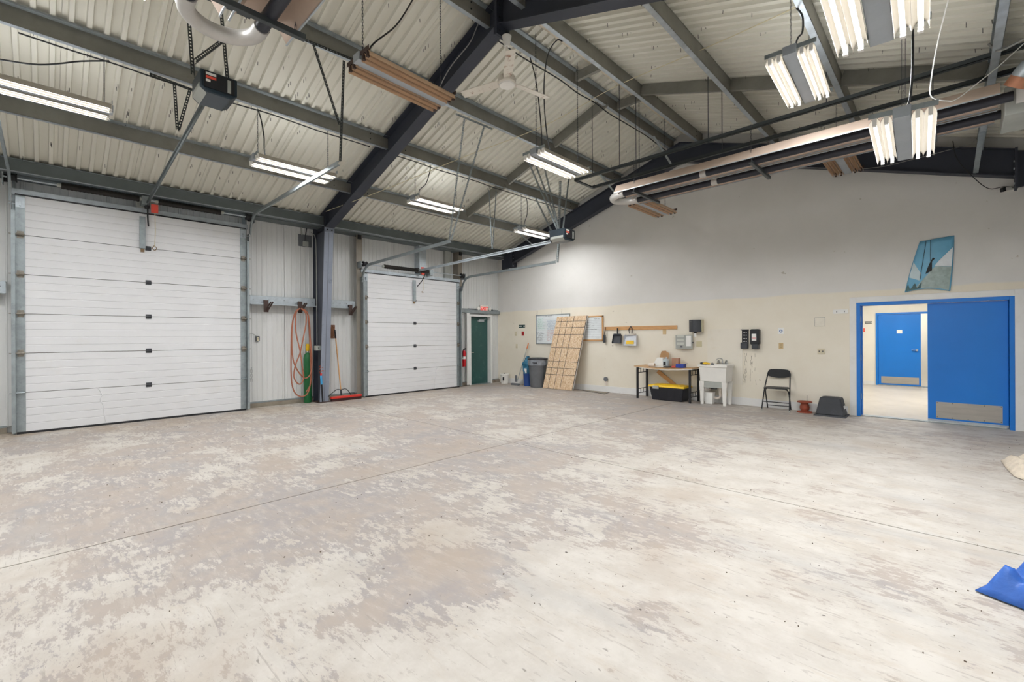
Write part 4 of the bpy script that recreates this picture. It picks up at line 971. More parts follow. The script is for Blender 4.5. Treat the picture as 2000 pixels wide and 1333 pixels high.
a, b = pX(643, 635, LX+.02), pX(654, 661, LX+.02)
t = tag(obj('hardboard_plate', MB().bb(LX+.006, LX+.025, a.y, b.y, b.z, a.z), RUSTB), 'brown screwed plate on white wall behind broom handle', 'plate')
for yy in (a.y+.03, b.y-.03):
    for zz in (b.z+.03, a.z-.03): obj('screw', MB().lathe([(.01, 0), (.01, .005)], (LX+.025, yy, zz), 6, 'x'), CHROME, t)
p = pX(641, 669, LX+.05); tag(obj('rubber_bumper', MB().lathe([(.045, 0), (.05, .02), (.03, .05)], (LX+.006, p.y, p.z), 16, 'x'), BLACK, smooth=True), 'round black bumper on white wall beside column', 'bumper')
# push broom
bt, bb_ = pX(654, 645, LX+.12), Vector((-10.08, 4.74, .12))
t = thing('push_broom', 'red headed push broom leaning on white wall', 'broom', (-10.08, 4.74, 0))
obj('handle', MB().tube([bt.lerp(bb_, .12), bb_], .014, 10), WOOD, t, smooth=True); obj('grip', MB().tube([bt, bt.lerp(bb_, .13)], .018, 10), BLACK, t, smooth=True)
hd = Vector((0, 1, 0)); hc = bb_+Vector((.0, 0, -.02))
obj('head', MB().box((hc.x, 4.86, .085), (.075, .74, .05)), RED, t, bev=.008); obj('bristles', MB().box((hc.x, 4.86, .03), (.065, .72, .06)), mat('dark bristles', '#3a1c1a', .9), t)
obj('socket', MB().tube([bb_+(bt-bb_)*.09, bb_], .02, 10), BLACK, t)
for k in (-1, 1): obj('brace', MB().tube(smoothpts([bb_+(bt-bb_)*.085, bb_+Vector((0, k*.12, .14)), bb_+Vector((0, k*.27-.04, .0))], 4), .009, 6), BLACKM, t)
# extinguisher by the exit door
p = pX(906, 700, LX+.12); ex, ey = LX+.12, p.y
t = thing('fire_extinguisher', 'red fire extinguisher hung beside the exit door', 'extinguisher', (ex, ey, .65))
obj('tank', MB().lathe([(.05, .58), (.06, .60), (.06, .98), (.045, 1.04), (.02, 1.06)], (ex, ey, 0), 18), mat('extinguisher red', '#c81420', .35), t, smooth=True)
obj('band', MB().lathe([(.0612, .80), (.0612, .88)], (ex, ey, 0), 18), PAPER, t, smooth=True)
h_ = MB().bb(ex-.012, ex+.012, ey-.02, ey+.02, 1.05, 1.10); h_.bar((ex, ey, 1.10), (ex, ey+.09, 1.13), .02, .012); h_.bar((ex, ey, 1.08), (ex, ey+.09, 1.085), .02, .01); obj('valve', h_, BLACK, t)
obj('hose', MB().tube(smoothpts([(ex, ey-.02, 1.08), (ex+.03, ey-.07, 1.0), (ex+.04, ey-.07, .85)], 5), .009, 8), BLACK, t); obj('bracket', MB().bb(LX+.005, ex-.055, ey-.03, ey+.03, .75, 1.0), GALV, t)
# exit sign
a, b = pX(937.5, 596, LX+.09), pX(954, 611, LX+.09)
yc, zc_ = (a.y+b.y)/2, (a.z+b.z)/2
t = thing('exit_sign', 'lit red EXIT sign with emergency heads over green door', 'sign', (LX+.06, yc, zc_))
obj('housing', MB().bb(LX+.02, LX+.085, yc-.165, yc+.165, zc_-.105, zc_+.105), WHITE, t, bev=.005)
obj('face', MB().bb(LX+.085, LX+.088, yc-.15, yc+.15, zc_-.09, zc_+.09), mat('exit face', '#ece6df', .4), t)
text('letters', 'EXIT', .15, EXITM, t, (LX+.088, yc, zc_), (0, 1, 0), (0, 0, 1))
for k in (-1, 1):
    obj('lamp_arm', MB().bb(LX+.04, LX+.06, yc+k*.165, yc+k*.22, zc_-.02, zc_+.02), WHITE, t)
    obj('emergency_lamp', MB().lathe([(.045, 0), (.055, .03), (.055, .07), (.05, .075)], (LX+.03, yc+k*.24, zc_), 14, 'x'), WHITE, t, smooth=True)
obj('conduit', MB().tube([(LX+.03, yc-.62, zc_-.02), (LX+.03, yc-.29, zc_-.02)], .01, 6), DGREY, t); obj('conduit', MB().tube([(LX+.03, yc+.29, zc_-.02), (LX+.03, yc+.42, zc_-.02)], .01, 6), DGREY, t)

# ================================================================== THINGS ON THE BACK WALL
def wb_(u0, v0, u1, v1, off=0.):
    a, b = pY(u0, v0, YB-off), pY(u1, v1, YB-off); return min(a.x, b.x), max(a.x, b.x), min(a.z, b.z), max(a.z, b.z)
def plate(name, px, label, cat, m=BEIGEP, th=.008, group=None, toggles=1, tm=None, kind='switch'):
    x0, x1, z0, z1 = wb_(*px); xc, zc2 = (x0+x1)/2, (z0+z1)/2
    t = tag(obj(name, MB().bb(x0, x1, YB-th, YB, z0, z1), m, bev=.003), label, cat, group)
    for i in range(toggles):
        xx = x0+(x1-x0)*(i+.5)/toggles
        if kind == 'switch': obj('toggle', MB().bb(xx-.006, xx+.006, YB-th-.012, YB-th, zc2-.014, zc2+.014), tm or BEIGEP, t)
        else:
            for dz in (-.022, .022): obj('socket', MB().bb(xx-.016, xx+.016, YB-th-.003, YB-th, zc2+dz-.015, zc2+dz+.015), tm or mat('socket tan', '#bda77c', .5), t)
    return t
plate('light_switch', (1005.5, 648, 1009.5, 656.5), 'upper beige switch beside red switch near exit door', 'switch')
plate('light_switch', (1007.5, 672, 1011, 680.5), 'lower beige switch under the pair near exit door', 'switch')
plate('fan_switch', (1019, 648, 1023.5, 656), 'red wall switch under small dark sign', 'switch', mat('red plate', '#b8272a', .45), tm=BLACK)
x0, x1, z0, z1 = wb_(1013.5, 635, 1025.5, 640.5)
t = tag(obj('wall_sign', MB().bb(x0, x1, YB-.006, YB, z0, z1), mat('dark green sign', '#22403c', .5)), 'small dark green sign near the exit door', 'sign')
mb = MB()
for i in range(7): mb.bb(x0+.015+i*.017, x0+.026+i*.017, YB-.008, YB-.0055, (z0+z1)/2-.012, (z0+z1)/2+.012)
mb.lathe([(.022, 0), (.022, .002)], (x1-.035, YB-.008, (z0+z1)/2), 12, 'y'); obj('lettering', mb, PAPER, t)
plate('wall_outlet', (1521, 670.5, 1530, 682), 'beige outlet below the paper notice', 'outlet', mat('almond plate', '#d2b88a', .5), kind='outlet')
plate('wall_outlet', (1596.5, 681, 1611, 692.5), 'beige double plate between chair and blue doorway', 'outlet', kind='switch', toggles=2, tm=DGREY)
plate('blank_plate', (1360, 667, 1371, 677.5), 'square beige blank plate under towel dispenser', 'plate', mat('olive beige plate', '#cdc4a0', .5), toggles=0)
plate('hook_plate', (1294.5, 643.5, 1301.5, 653.5), 'small beige bell plate under the coat rail end', 'plate', mat('almond plate', '#d2b88a', .5), toggles=0)
x0, x1, z0, z1 = wb_(1591, 621, 1611.5, 637.5)
t = thing('access_patch', 'faint square outline of covered opening on beige wall', 'patch', (x0, YB, z0))
obj('cover', MB().bb(x0+.006, x1-.006, YB-.003, YB, z0+.006, z1-.006), mat('patch paint', '#e9e3d4', .6), t)
mb = MB(); mb.bb(x0, x1, YB-.0035, YB, z1-.004, z1); mb.bb(x0, x1, YB-.0035, YB, z0, z0+.003); mb.bb(x0, x0+.003, YB-.0035, YB, z0, z1); mb.bb(x1-.004, x1, YB-.0035, YB, z0, z1); obj('outline', mb, GREYP, t)
plate('white_strip', (1627, 605.5, 1657, 612.5), 'white strip with two screws beside doorway casing', 'plate', PAPER, toggles=2, tm=GREYP)
x0, x1, z0, z1 = wb_(1519.5, 641, 1531, 653)
t = tag(obj('paper_notice', MB().bb(x0, x1, YB-.002, YB, z0, z1), PAPER), 'small white notice with blue circle', 'notice')
obj('blue_mark', MB().lathe([(.03, 0), (.03, .0015)], ((x0+x1)/2, YB-.0035, (z0+z1)/2), 16, 'y'), mat('notice blue', '#5b76a8', .6), t)
obj('white_dot', MB().lathe([(.012, 0), (.012, .0015)], ((x0+x1)/2, YB-.005, (z0+z1)/2), 12, 'y'), PAPER, t)
# whiteboards
def scribble(mb, x0, x1, z, h, n=None, y=YB-.03):
    x = x0; n = n or int((x1-x0)/.02)
    for i in range(n):
        if random.random() < .2: x += (x1-x0)/n; continue
        a = Vector((x, y, z+random.uniform(-h, h)/2)); x += (x1-x0)/n; b = Vector((x, y, z+random.uniform(-h, h)/2)); mb.bar(a, b, .002, .005, (0, 0, 1))
def board(x0, x1, z0, z1, fm, label, fwd):
    t = thing('whiteboard', label, 'whiteboard', (x0, YB, z0), group='whiteboards')
    obj('panel', MB().bb(x0+.01, x1-.01, YB-.022, YB-.002, z0+.01, z1-.01), mat('whiteboard face', '#e6ecee', .25), t)
    for (a, b, c_, d) in ((x0, x1, z1-fwd, z1), (x0, x1, z0, z0+fwd), (x0, x0+fwd, z0, z1), (x1-fwd, x1, z0, z1)): obj('frame_rail', MB().bb(a, b, YB-.034, YB-.001, c_, d), fm, t)
    return t
x0, _, z0, z1 = wb_(1048, 616, 1100, 672.5); x1 = x0+1.24
t = board(x0, x1, z0, z1, GALV, 'metal framed whiteboard hung left of the leaning board', .018)
for (m_, rows, a, b) in ((INKG, range(12), .04, .40), (INKB, range(3, 12), .44, .85), (INKR, range(12, 22), .42, .9), (INK, range(13, 22), .04, .35), (INKB, range(14, 20), .95, 1.15)):
    mb = MB()
    for r_ in rows: scribble(mb, x0+a, x0+a+(b-a)*random.uniform(.6, 1), z1-.10-r_*.031, .015)
    obj('handwriting', mb, m_, t, kind='stuff')
mb = MB(); scribble(mb, x0+.36, x0+.62, z1-.045, .03, 16); obj('heading', mb, INK, t, kind='stuff')
mb = MB()
for i in range(11): mb.bb(x0+.03, x0+.9, YB-.0235, YB-.021, z0+.06+i*.065, z0+.062+i*.065)
obj('ruled_lines', mb, LGREY, t, kind='stuff')
for xx in (x0+.03, x0+.95): obj('hanging_wire', MB().tube([(xx, YB-.01, z1), (xx+.005, YB-.006, z1+.14)], .003, 5), DGREY, t)
_, x1, z0, z1 = wb_(1100, 620, 1179, 666); x0 = x1-.95
t = board(x0, x1, z0, z1, WOOD, 'wood framed whiteboard right of the leaning board', .035)
mb = MB()
for i in range(11): mb.bb(x0+.05, x1-.05, YB-.0235, YB-.021, z0+.07+i*.047, z0+.072+i*.047)
obj('ruled_lines', mb, GREYP, t, kind='stuff')
mb = MB()
for i in range(5): scribble(mb, x0+.35, x0+random.uniform(.55, .8), z1-.17-i*.047, .016)
scribble(mb, x1-.28, x1-.08, z1-.08, .03, 14); obj('handwriting', mb, INK, t, kind='stuff')
# leaning OSB sheet with marked grid
b0, b1 = Vector((-8.27, 9.78, 0.01)), Vector((-7.23, 9.78, 0.01)); t0, t1 = pY(1088, 620.5, YB-.07), pY(1145.5, 615.5, YB-.07); t1.z = t0.z = (t0.z+t1.z)/2
ev = (t0-b0).normalized(); eu = (b1-b0).normalized(); en = eu.cross(ev).normalized()
t = thing('strand_board', 'strand board sheet marked in a grid leaning on wall', 'board', b0)
Wd, Hd = (b1-b0).length, (t0-b0).length
sk = (t0-b0).dot(eu)
ev = (t0-b0-eu*sk*0)/Hd
mb = MB().add([b0, b1, b1+(t0-b0), t0, b0-en*.022, b1-en*.022, b1+(t0-b0)-en*.022, t0-en*.022], [(0, 1, 2, 3), (5, 4, 7, 6), (0, 4, 5, 1), (1, 5, 6, 2), (2, 6, 7, 3), (3, 7, 4, 0)])
obj('sheet', mb, OSB, t)
mb = MB()
for fz in (.195, .285, .375, .565, .75, .845, .93): a = b0+(t0-b0)*fz+en*.001; mb.bar(a, a+eu*Wd, .010, .003, en)
for fx_ in (.18, .38, .585): a = b0+eu*Wd*fx_+en*.001; mb.bar(a, a+(t0-b0), .010, .003, en)
obj('grid_lines', mb, INK, t)
a = b0+eu*(Wd-.012)+en*.001; obj('edge_line', MB().bar(a, a+(t0-b0), .018, .003, en), INK, t)
a = b0+eu*(Wd+.002)-en*.011; obj('edge_strip', MB().bar(a, a+(t0-b0), .004, .02, en), PAPER, t)
# floor mat beside it
m0, m1, m2, m3 = pZ(1128, 762), pZ(1181, 770.5), pZ(1203, 765), pZ(1160, 759)
for q in (m2, m3): q.y = min(q.y, 10.16)
mb = MB().add([m0, m1, m2, m3]+[q+Vector((0, 0, .008)) for q in (m0, m1, m2, m3)], [(3, 2, 1, 0), (4, 5, 6, 7), (0, 1, 5, 4), (1, 2, 6, 5), (2, 3, 7, 6), (3, 0, 4, 7)])
t = tag(obj('floor_mat', mb, MATM), 'flat brown mat on floor right of the strand board', 'mat')
mb = MB()
for a, b in ((m0, m1), (m1, m2)): mb.bar(a+Vector((0, 0, .009)), b+Vector((0, 0, .009)), .015, .004)
obj('binding', mb, DGREY, t)
# coat rail with dustpans
x0, x1 = pY(1181, 643, YB).x, pY(1323, 638, YB).x; zr_ = 1.66
cr_ = tag(obj('coat_rail', MB().bb(x0, x1, YB-.022, YB, zr_-.045, zr_+.045), WOOD, bev=.003), 'long pale wood rail fixed to beige wall', 'rail')
mb = MB()
p = pY(1181, 655, YB-.05); t = thing('hand_brush', 'dark hand brush hung at the left end of rail', 'brush', p)
obj('handle', MB().tube([(p.x+.02, YB-.05, p.z+.21), (p.x, YB-.05, p.z+.0)], .012, 8), BLACK, t); obj('head', MB().bb(p.x-.035, p.x+.025, YB-.075, YB-.03, p.z-.20, p.z+.01), DGREY, t, bev=.01)
def dustpan(u, vtop, vbot, m, hm, label, wide, sticker):
    p = pY(u, (vtop+vbot)/2, YB-.06); zt_, zb_ = pY(u, vtop, YB-.06).z, pY(u, vbot, YB-.06).z
    t = thing('dustpan', label, 'dustpan', p, group='dustpans on the rail'); hh = zt_-zb_
    mb = MB(); w2 = wide/2; zz = zb_+hh*.62
    mb.add([(p.x-w2, YB-.10, zb_), (p.x+w2, YB-.10, zb_), (p.x+w2*.86, YB-.035, zz-.03), (p.x+w2*.6, YB-.03, zz), (p.x-w2*.6, YB-.03, zz), (p.x-w2*.86, YB-.035, zz-.03)]+
           [(p.x-w2, YB-.085, zb_), (p.x+w2, YB-.085, zb_), (p.x+w2*.86, YB-.02, zz-.03), (p.x+w2*.6, YB-.016, zz), (p.x-w2*.6, YB-.016, zz), (p.x-w2*.86, YB-.02, zz-.03)],
           [(0, 1, 2, 3, 4, 5), (11, 10, 9, 8, 7, 6), (0, 6, 7, 1), (1, 7, 8, 2), (2, 8, 9, 3), (3, 9, 10, 4), (4, 10, 11, 5), (5, 11, 6, 0)])
    obj('pan', mb, m, t)
    for k in (-1, 1): obj('side_wall', MB().bar((p.x+k*w2, YB-.10, zb_), (p.x+k*w2*.86, YB-.05, zz-.02), .008, .05, (0, 1, 0)), m, t)
    obj('hood', MB().bar((p.x-w2*.75, YB-.06, zz-.01), (p.x+w2*.75, YB-.06, zz-.01), .06, .03), m if not sticker else RUSTW, t)
    if sticker:
        obj('handle', MB().tube(smoothpts([(p.x-.03, YB-.05, zz), (p.x-.045, YB-.06, zz+.1), (p.x-.02, YB-.055, zt_-.02), (p.x+.01, YB-.055, zt_), (p.x+.045, YB-.06, zz+.12), (p.x+.03, YB-.05, zz)], 5), .011, 8), hm, t, smooth=True)
        obj('label', MB().prism([(-.12, 0, -.05), (.10, 0, -.05), (.11, -.015, .05), (-.10, -.015, .05)][0:4] and [(-.11, 0, 0), (.11, 0, 0), (.10, .024, .085), (-.10, .024, .085)], (p.x, YB-.1035, zb_+.04), (p.x, YB-.1015, zb_+.04)), YEL, t)
    else: obj('handle', MB().tube([(p.x, YB-.045, zz-.02), (p.x, YB-.045, zt_)], .018, 8), hm, t, smooth=True)
dustpan(1205.5, 641.5, 671, DGREY, BLACK, 'dark plastic dustpan on the wood rail', .25, False)
dustpan(1231.5, 638.5, 675.5, mat('pale metal pan', '#cfd3d8', .35, .4), BLACK, 'pale metal dustpan with yellow label on the rail', .36, True)
p = pY(1183, 741, YB-.03); t = thing('wall_outlet', 'grey round covered outlet low on wall by mat', 'outlet', p)
obj('cover', MB().lathe([(.06, 0), (.06, .03), (.045, .045)], (p.x, YB-.045, p.z), 8, 'y'), GREYP, t); obj('bare_patch', MB().bb(p.x-.03, p.x+.03, YB-.022, YB-.0, p.z-.16, p.z-.06), PIPE, t)
# towel dispenser, breaker box, board, soap dispensers
x0, x1, z0, z1 = wb_(1350, 625.5, 1373.5, 648.5); t = thing('towel_dispenser', 'dark grey paper towel dispenser high on beige wall', 'dispenser', ((x0+x1)/2, YB, z0))
n_ = 8; prof = [(x0, YB), (x0, YB-.12)]+[(x0+(x1-x0)*i/n_, YB-.12-.08*math.sin(math.pi*i/n_)) for i in range(1, n_)]+[(x1, YB-.12), (x1, YB)]
obj('body', MB().prism([(a, b, 0) for a, b in prof], (0, 0, z0), (0, 0, z1)), DGREY, t, bev=.006)
obj('outlet_cone', MB().lathe([(.02, -.03), (.05, .0)], ((x0+x1)/2, YB-.11, z0), 12), BLACK, t); obj('paper_tail', MB().bb((x0+x1)/2-.02, (x0+x1)/2+.02, YB-.12, YB-.11, z0-.11, z0-.01), PAPER, t)
obj('logo', MB().bb(x0+.06, x0+.10, YB-.175, YB-.172, z1-.05, z1-.03), LGREY, t)
obj('side_band', MB().bb(x1, x1+.012, YB-.10, YB, z0, z1), BEIGEP, t)
x0, x1, z0, z1 = wb_(1323, 655, 1342, 681.5); t = thing('breaker_box', 'small grey breaker box with open door', 'electrical box', (x0, YB, z0))
obj('box', MB().bb(x0, x1, YB-.10, YB, z0, z1), LGREY, t, bev=.003)
for i in range(3): obj('window', MB().bb(x0+.03, x1-.03, YB-.104, YB-.1, z0+.09+i*.085, z0+.145+i*.085), mat('pale breaker', '#c6c9c0', .5), t)
obj('switch', MB().bb((x0+x1)/2+.0, (x0+x1)/2+.05, YB-.112, YB-.1, z0+.03, z0+.07), GREYP, t)
dx = .15; dr_ = obj('door', MB().bar((x1, YB-.10, (z0+z1)/2), (x1+dx, YB-.06, (z0+z1)/2), .006, z1-z0), LGREY, t); obj('schedule', MB().bar((x1+.02, YB-.0975-.004, (z0+z1)/2+.02), (x1+dx-.03, YB-.069-.004, (z0+z1)/2+.02), .004, (z1-z0)*.75), PAPER, dr_)
obj('latch', MB().bb(x1+dx, x1+dx+.02, YB-.08, YB-.05, (z0+z1)/2-.03, (z0+z1)/2+.0), DGREY, t)
x0, x1, z0, z1 = wb_(1382, 643.5, 1451, 752); t = tag(obj('splash_board', MB().bb(x0, x1, YB-.012, YB, z0, z1), mat('stained cream board', '#e7e1d3', .5, 0, .03, 2, stain='#d6c9ac', samt=.4, ss=3)), 'cream splash board behind the utility sink', 'panel')
mb = MB()
for i in range(30):
    u = random.choice((1454, 1457, 1466, 1470, 1476))+random.uniform(-2, 2); v = 690+random.random()*55; p = pY(u, v, YB-.002); l = random.uniform(.03, .12); mb.bar(p, p+Vector((random.uniform(-.02, .02), 0, -l)), .003, .0025, (0, 1, 0))
tag(obj('paint_cracks', mb, mat('crack brown', '#6d6455', .8), kind='stuff'), 'dark flaking cracks in wall paint below soap dispensers', 'cracks')
x0, x1, z0, z1 = wb_(1448.5, 644, 1463, 681.5); t = thing('soap_dispenser', 'open black soap dispenser bracket without cover', 'dispenser', (x0, YB, z0))
obj('back_plate', MB().bb(x0+.012, x1-.008, YB-.025, YB, z0+.1, z1), BLACK, t); obj('top_lip', MB().bb(x0, x1, YB-.06, YB, z1-.02, z1), BLACK, t); obj('push_block', MB().bb(x0, x1-.005, YB-.09, YB, z0, z0+.13), DGREY, t, bev=.01)
mb = MB()
for zz in (z1-.06, z1-.12, z1-.19, z1-.25):
    for k in (-1, 0, 1): mb.lathe([(.008, 0), (.008, .002)], ((x0+x1)/2+k*.03, YB-.027, zz), 6, 'y')
obj('screw_holes', mb, PAPER, t, kind='stuff')
x0, x1, z0, z1 = wb_(1468, 643.5, 1486, 682); t = thing('soap_dispenser', 'rounded black soap dispenser with white label', 'dispenser', (x0, YB, z0))
obj('cover', MB().bb(x0, x1, YB-.12, YB, z0+.09, z1), BLACK, t, bev=.02); obj('push_bar', MB().bb(x0+.03, x1-.02, YB-.125, YB, z0, z0+.10), DGREY, t, bev=.012); obj('label', MB().bb(x0+.035, x1-.05, YB-.123, YB-.119, z0+.17, z0+.31), PAPER, t)
obj('red_text', MB().bb(x0+.045, x1-.06, YB-.125, YB-.122, z0+.20, z0+.24), mat('pink print', '#e0b3b3', .6), t)

# ================================================================== THINGS ALONG THE BACK WALL FLOOR
p = Vector((-10.0, 9.99, 0)); t = thing('plastic_pail', 'white plastic pail with lid in the corner by exit door', 'pail', p)
obj('body', MB().lathe([(.115, 0), (.135, .27)], p, 20), WHITE, t, smooth=True); obj('lid', MB().lathe([(.145, .265), (.148, .29), (.14, .30), (.0, .30)], p, 20), WHITE, t, smooth=True)
obj('print', MB().bb(p.x+.05, p.x+.10, p.y-.142, p.y-.127, .10, .21), INK, t); obj('knob', MB().lathe([(.01, .30), (.01, .33)], p, 8), BROWN, t)
bx = Vector((-8.56, 9.90, 0)); t = thing('trash_can', 'large grey round trash can with plastic liner', 'trash can', bx)
obj('body', MB().lathe([(.205, 0), (.215, .02), (.255, .66), (.262, .80), (.25, .80), (.20, .06)], bx, 28), GREYP, t, smooth=True)
obj('liner_bag', MB().lathe([(.262, .62), (.284, .64), (.288, .72), (.282, .80), (.26, .80)], bx, 28), mat('silver grey bag', '#8b9097', .25, 0, .35, 9), t, smooth=True)
obj('rim', MB().lathe([(.262, .79), (.292, .795), (.295, .83), (.27, .845), (.25, .84), (.25, .79)], bx, 28), DGREY, t, smooth=True)
obj('handle', MB().bb(bx.x+.05, bx.x+.19, bx.y-.285, bx.y-.25, .70, .73), DGREY, t)
q = Vector((-9.02, 10.0, 0)); t = thing('recycling_bin', 'blue bin with teal bag beside trash can', 'bin', q)
obj('body', MB().lathe([(.13, 0), (.15, .36), (.155, .37)], q, 18), BLU2, t, smooth=True)
mb = MB(); pr_ = [(.14, .36), (.16, .45), (.13, .58), (.15, .66), (.10, .74), (.06, .82), (.01, .88)]; mb.lathe(pr_, q, 12)
for i, vv in enumerate(mb.v): vv.x += .03*math.sin(i*2.3); vv.y += .03*math.cos(i*1.7)-.01
obj('bag', mb, TEAL, t, smooth=True); obj('bag_patch', MB().bb(q.x-.02, q.x+.08, q.y-.165, q.y-.15, .38, .52), PAPER, t)
a, b = pY(1032, 671, 10.12), Vector((-9.33, 9.84, .03)); t = thing('upright_broom', 'broom with orange tipped handle leaning by blue bin', 'broom', b)
obj('handle', MB().tube([a.lerp(b, .12), b+Vector((0, 0, .06))], .012, 8), LGREY, t, smooth=True); obj('tip', MB().tube([a, a.lerp(b, .13)], .016, 8), mat('orange tip', '#d9783a', .5), t, smooth=True)
obj('head', MB().bb(b.x-.20, b.x+.10, b.y-.06, b.y+.02, .0, .06), GREYP, t, bev=.01); obj('lobby_pan', MB().bb(b.x-.08, b.x+.0, b.y-.02, b.y+.03, .10, .30), GREYP, t, bev=.02)
# work table
tx0, tx1, ty0, ty1, tz = -5.30, -4.02, 9.68, 10.17, .745
t = thing('work_table', 'work table with sagging plywood top on black metal legs', 'table', ((tx0+tx1)/2, (ty0+ty1)/2, 0))
n_ = 10; prof = [(tx0-.03+(tx1-tx0+.09)*i/n_, 0, tz-.035*math.sin(math.pi*i/n_)) for i in range(n_+1)]
obj('top', MB().sheet(prof, (0, ty0-.06, 0), (0, ty1+.01, 0), (0, 0, .022)), PLY, t)
obj('top_edge', MB().sheet([(a, 0, c_-.014) for a, b, c_ in prof[1:]], (0, ty0-.058, 0), (0, ty1, 0), (0, 0, .013)), WHITE, t)
for x in (tx0+.03, tx1-.01):
    for y in (ty0, ty1-.03): obj('leg', MB().bb(x-.02, x+.02, y-.02, y+.02, 0, tz-.02), BLACKM, t)
    for (za, zb) in ((.60, .70), (.12, .22)):
        mb = MB()
        for zz in (za, zb): mb.bar((x, ty0, zz), (x, ty1-.03, zz), .014, .014)
        for k in (.33, .62): yy = ty0+(ty1-.03-ty0)*k; mb.bar((x, yy, za), (x, yy, zb), .01, .01)
        obj('end_rail', mb, BLACKM, t)
obj('apron', MB().bb(tx0+.03, tx1-.01, ty1-.04, ty1-.025, tz-.055, tz-.045), BLACKM, t)
tag(obj('loose_plank', MB().bar((-5.0, 10.155, .62), (-4.22, 10.155, .06), .02, .09, (0, 0, 1)), WOOD), 'pale plank slanting against wall under the table', 'plank')
# on the table
tz = tz-.002
def on(x, y, z=None): return Vector((x, y, tz+.002))
t = tag(obj('cardboard_sheet', MB().prism([(-.14, 0, 0), (.10, 0, 0), (.12, .10, .30), (.02, .12, .36), (-.07, .11, .35)], (-4.80, 9.98, tz+.01), (-4.80, 9.99, tz+.01)), CARD), 'brown cardboard piece standing at the back of table', 'cardboard')
mb = MB().prism([(-.16, 0, 0), (.12, 0, 0), (.12, 0, .22), (-.02, 0, .22)], (-4.82, 9.80, tz+.0), (-4.82, 9.90, tz+.0)); t = tag(obj('paper_box', mb, PAPER, bev=.004), 'white slanted paper box on the work table', 'box'); obj('flap', MB().bar((-4.98, 9.80, tz+.004), (-5.04, 9.76, tz+.03), .1, .003), PIPE, t)
c0 = on(-4.63, 9.82); t = thing('spray_jug', 'clear grey jug with dark label on the work table', 'jug', c0)
obj('body', MB().lathe([(.06, 0), (.07, .02), (.07, .15), (.03, .20)], c0, 14), mat('frosted plastic', '#b9c3c6', .3), t, smooth=True); obj('cap', MB().lathe([(.025, .20), (.025, .235)], c0, 10), CHROME, t); obj('label', MB().bb(c0.x-.035, c0.x+.02, c0.y-.075, c0.y-.066, .05+tz, .13+tz), BLACK, t)
t = tag(obj('carton', MB().bb(-4.56, -4.40, 9.95, 10.06, tz+.004, tz+.21), mat('brown pink carton', '#b98f78', .8), bev=.003), 'brown carton at the rear of work table', 'box')
obj('tape', MB().bb(-4.49, -4.47, 9.948, 9.95, tz, tz+.2), CARD, t)
t = thing('paper_roll', 'pinkish paper roll lying on the work table', 'roll', on(-4.92, 9.72)); obj('roll', MB().tube([(-4.99, 9.72, tz+.05), (-4.86, 9.72, tz+.05)], .045, 14), PIPE, t, smooth=True); obj('core', MB().tube([(-4.995, 9.72, tz+.05), (-4.855, 9.72, tz+.05)], .018, 10), CARD, t)
t = tag(obj('blue_box', MB().bb(-4.38, -4.20, 9.76, 9.90, tz+.008, tz+.09), mat('blue carton', '#2a46a8', .5), bev=.004), 'small blue box on the work table', 'box'); obj('lid_flap', MB().bar((-4.22, 9.83, tz+.086), (-4.16, 9.83, tz+.105), .13, .003), BLU2, t)
t = thing('hand_tool', 'dark hand tool lying beside the blue box', 'tool', on(-4.5, 9.72)); obj('shaft', MB().tube([(-4.62, 9.70, tz+.025), (-4.44, 9.74, tz+.025)], .014, 8), BLACK, t); obj('grip', MB().tube([(-4.46, 9.735, tz+.025), (-4.38, 9.75, tz+.025)], .02, 8), RED, t)
# tote
c0 = Vector((-4.55, 9.84, 0)); t = thing('storage_tote', 'black storage tote with yellow lid under table', 'tote', c0)
def frust(x0, x1, y0, y1, z0, X0, X1, Y0_, Y1_, z1): return MB().add([(x0, y0, z0), (x1, y0, z0), (x1, y1, z0), (x0, y1, z0), (X0, Y0_, z1), (X1, Y0_, z1), (X1, Y1_, z1), (X0, Y1_, z1)], [(3, 2, 1, 0), (4, 5, 6, 7), (0, 1, 5, 4), (1, 2, 6, 5), (2, 3, 7, 6), (3, 0, 4, 7)])
obj('body', frust(-4.92, -4.22, 9.70, 10.06, 0, -4.97, -4.17, 9.66, 10.10, .30), mat('black tote', '#23252c', .4), t, bev=.02)
for xx in (-4.75, -4.55, -4.38): obj('rib', MB().bar((xx, 9.698, .02), (xx, 9.662, .28), .02, .008, (0, 1, 0)), mat('black tote', '#23252c', .4), t)
obj('lid', frust(-5.0, -4.14, 9.64, 10.12, .30, -4.98, -4.16, 9.66, 10.10, .345), YEL, t, bev=.01); obj('lid_panel', frust(-4.86, -4.28, 9.74, 10.02, .345, -4.84, -4.30, 9.76, 10.0, .36), YEL, t)
for xx in (-4.8,): obj('latch', MB().bb(xx-.07, xx+.07, 9.632, 9.655, .26, .33), LGREY, t)
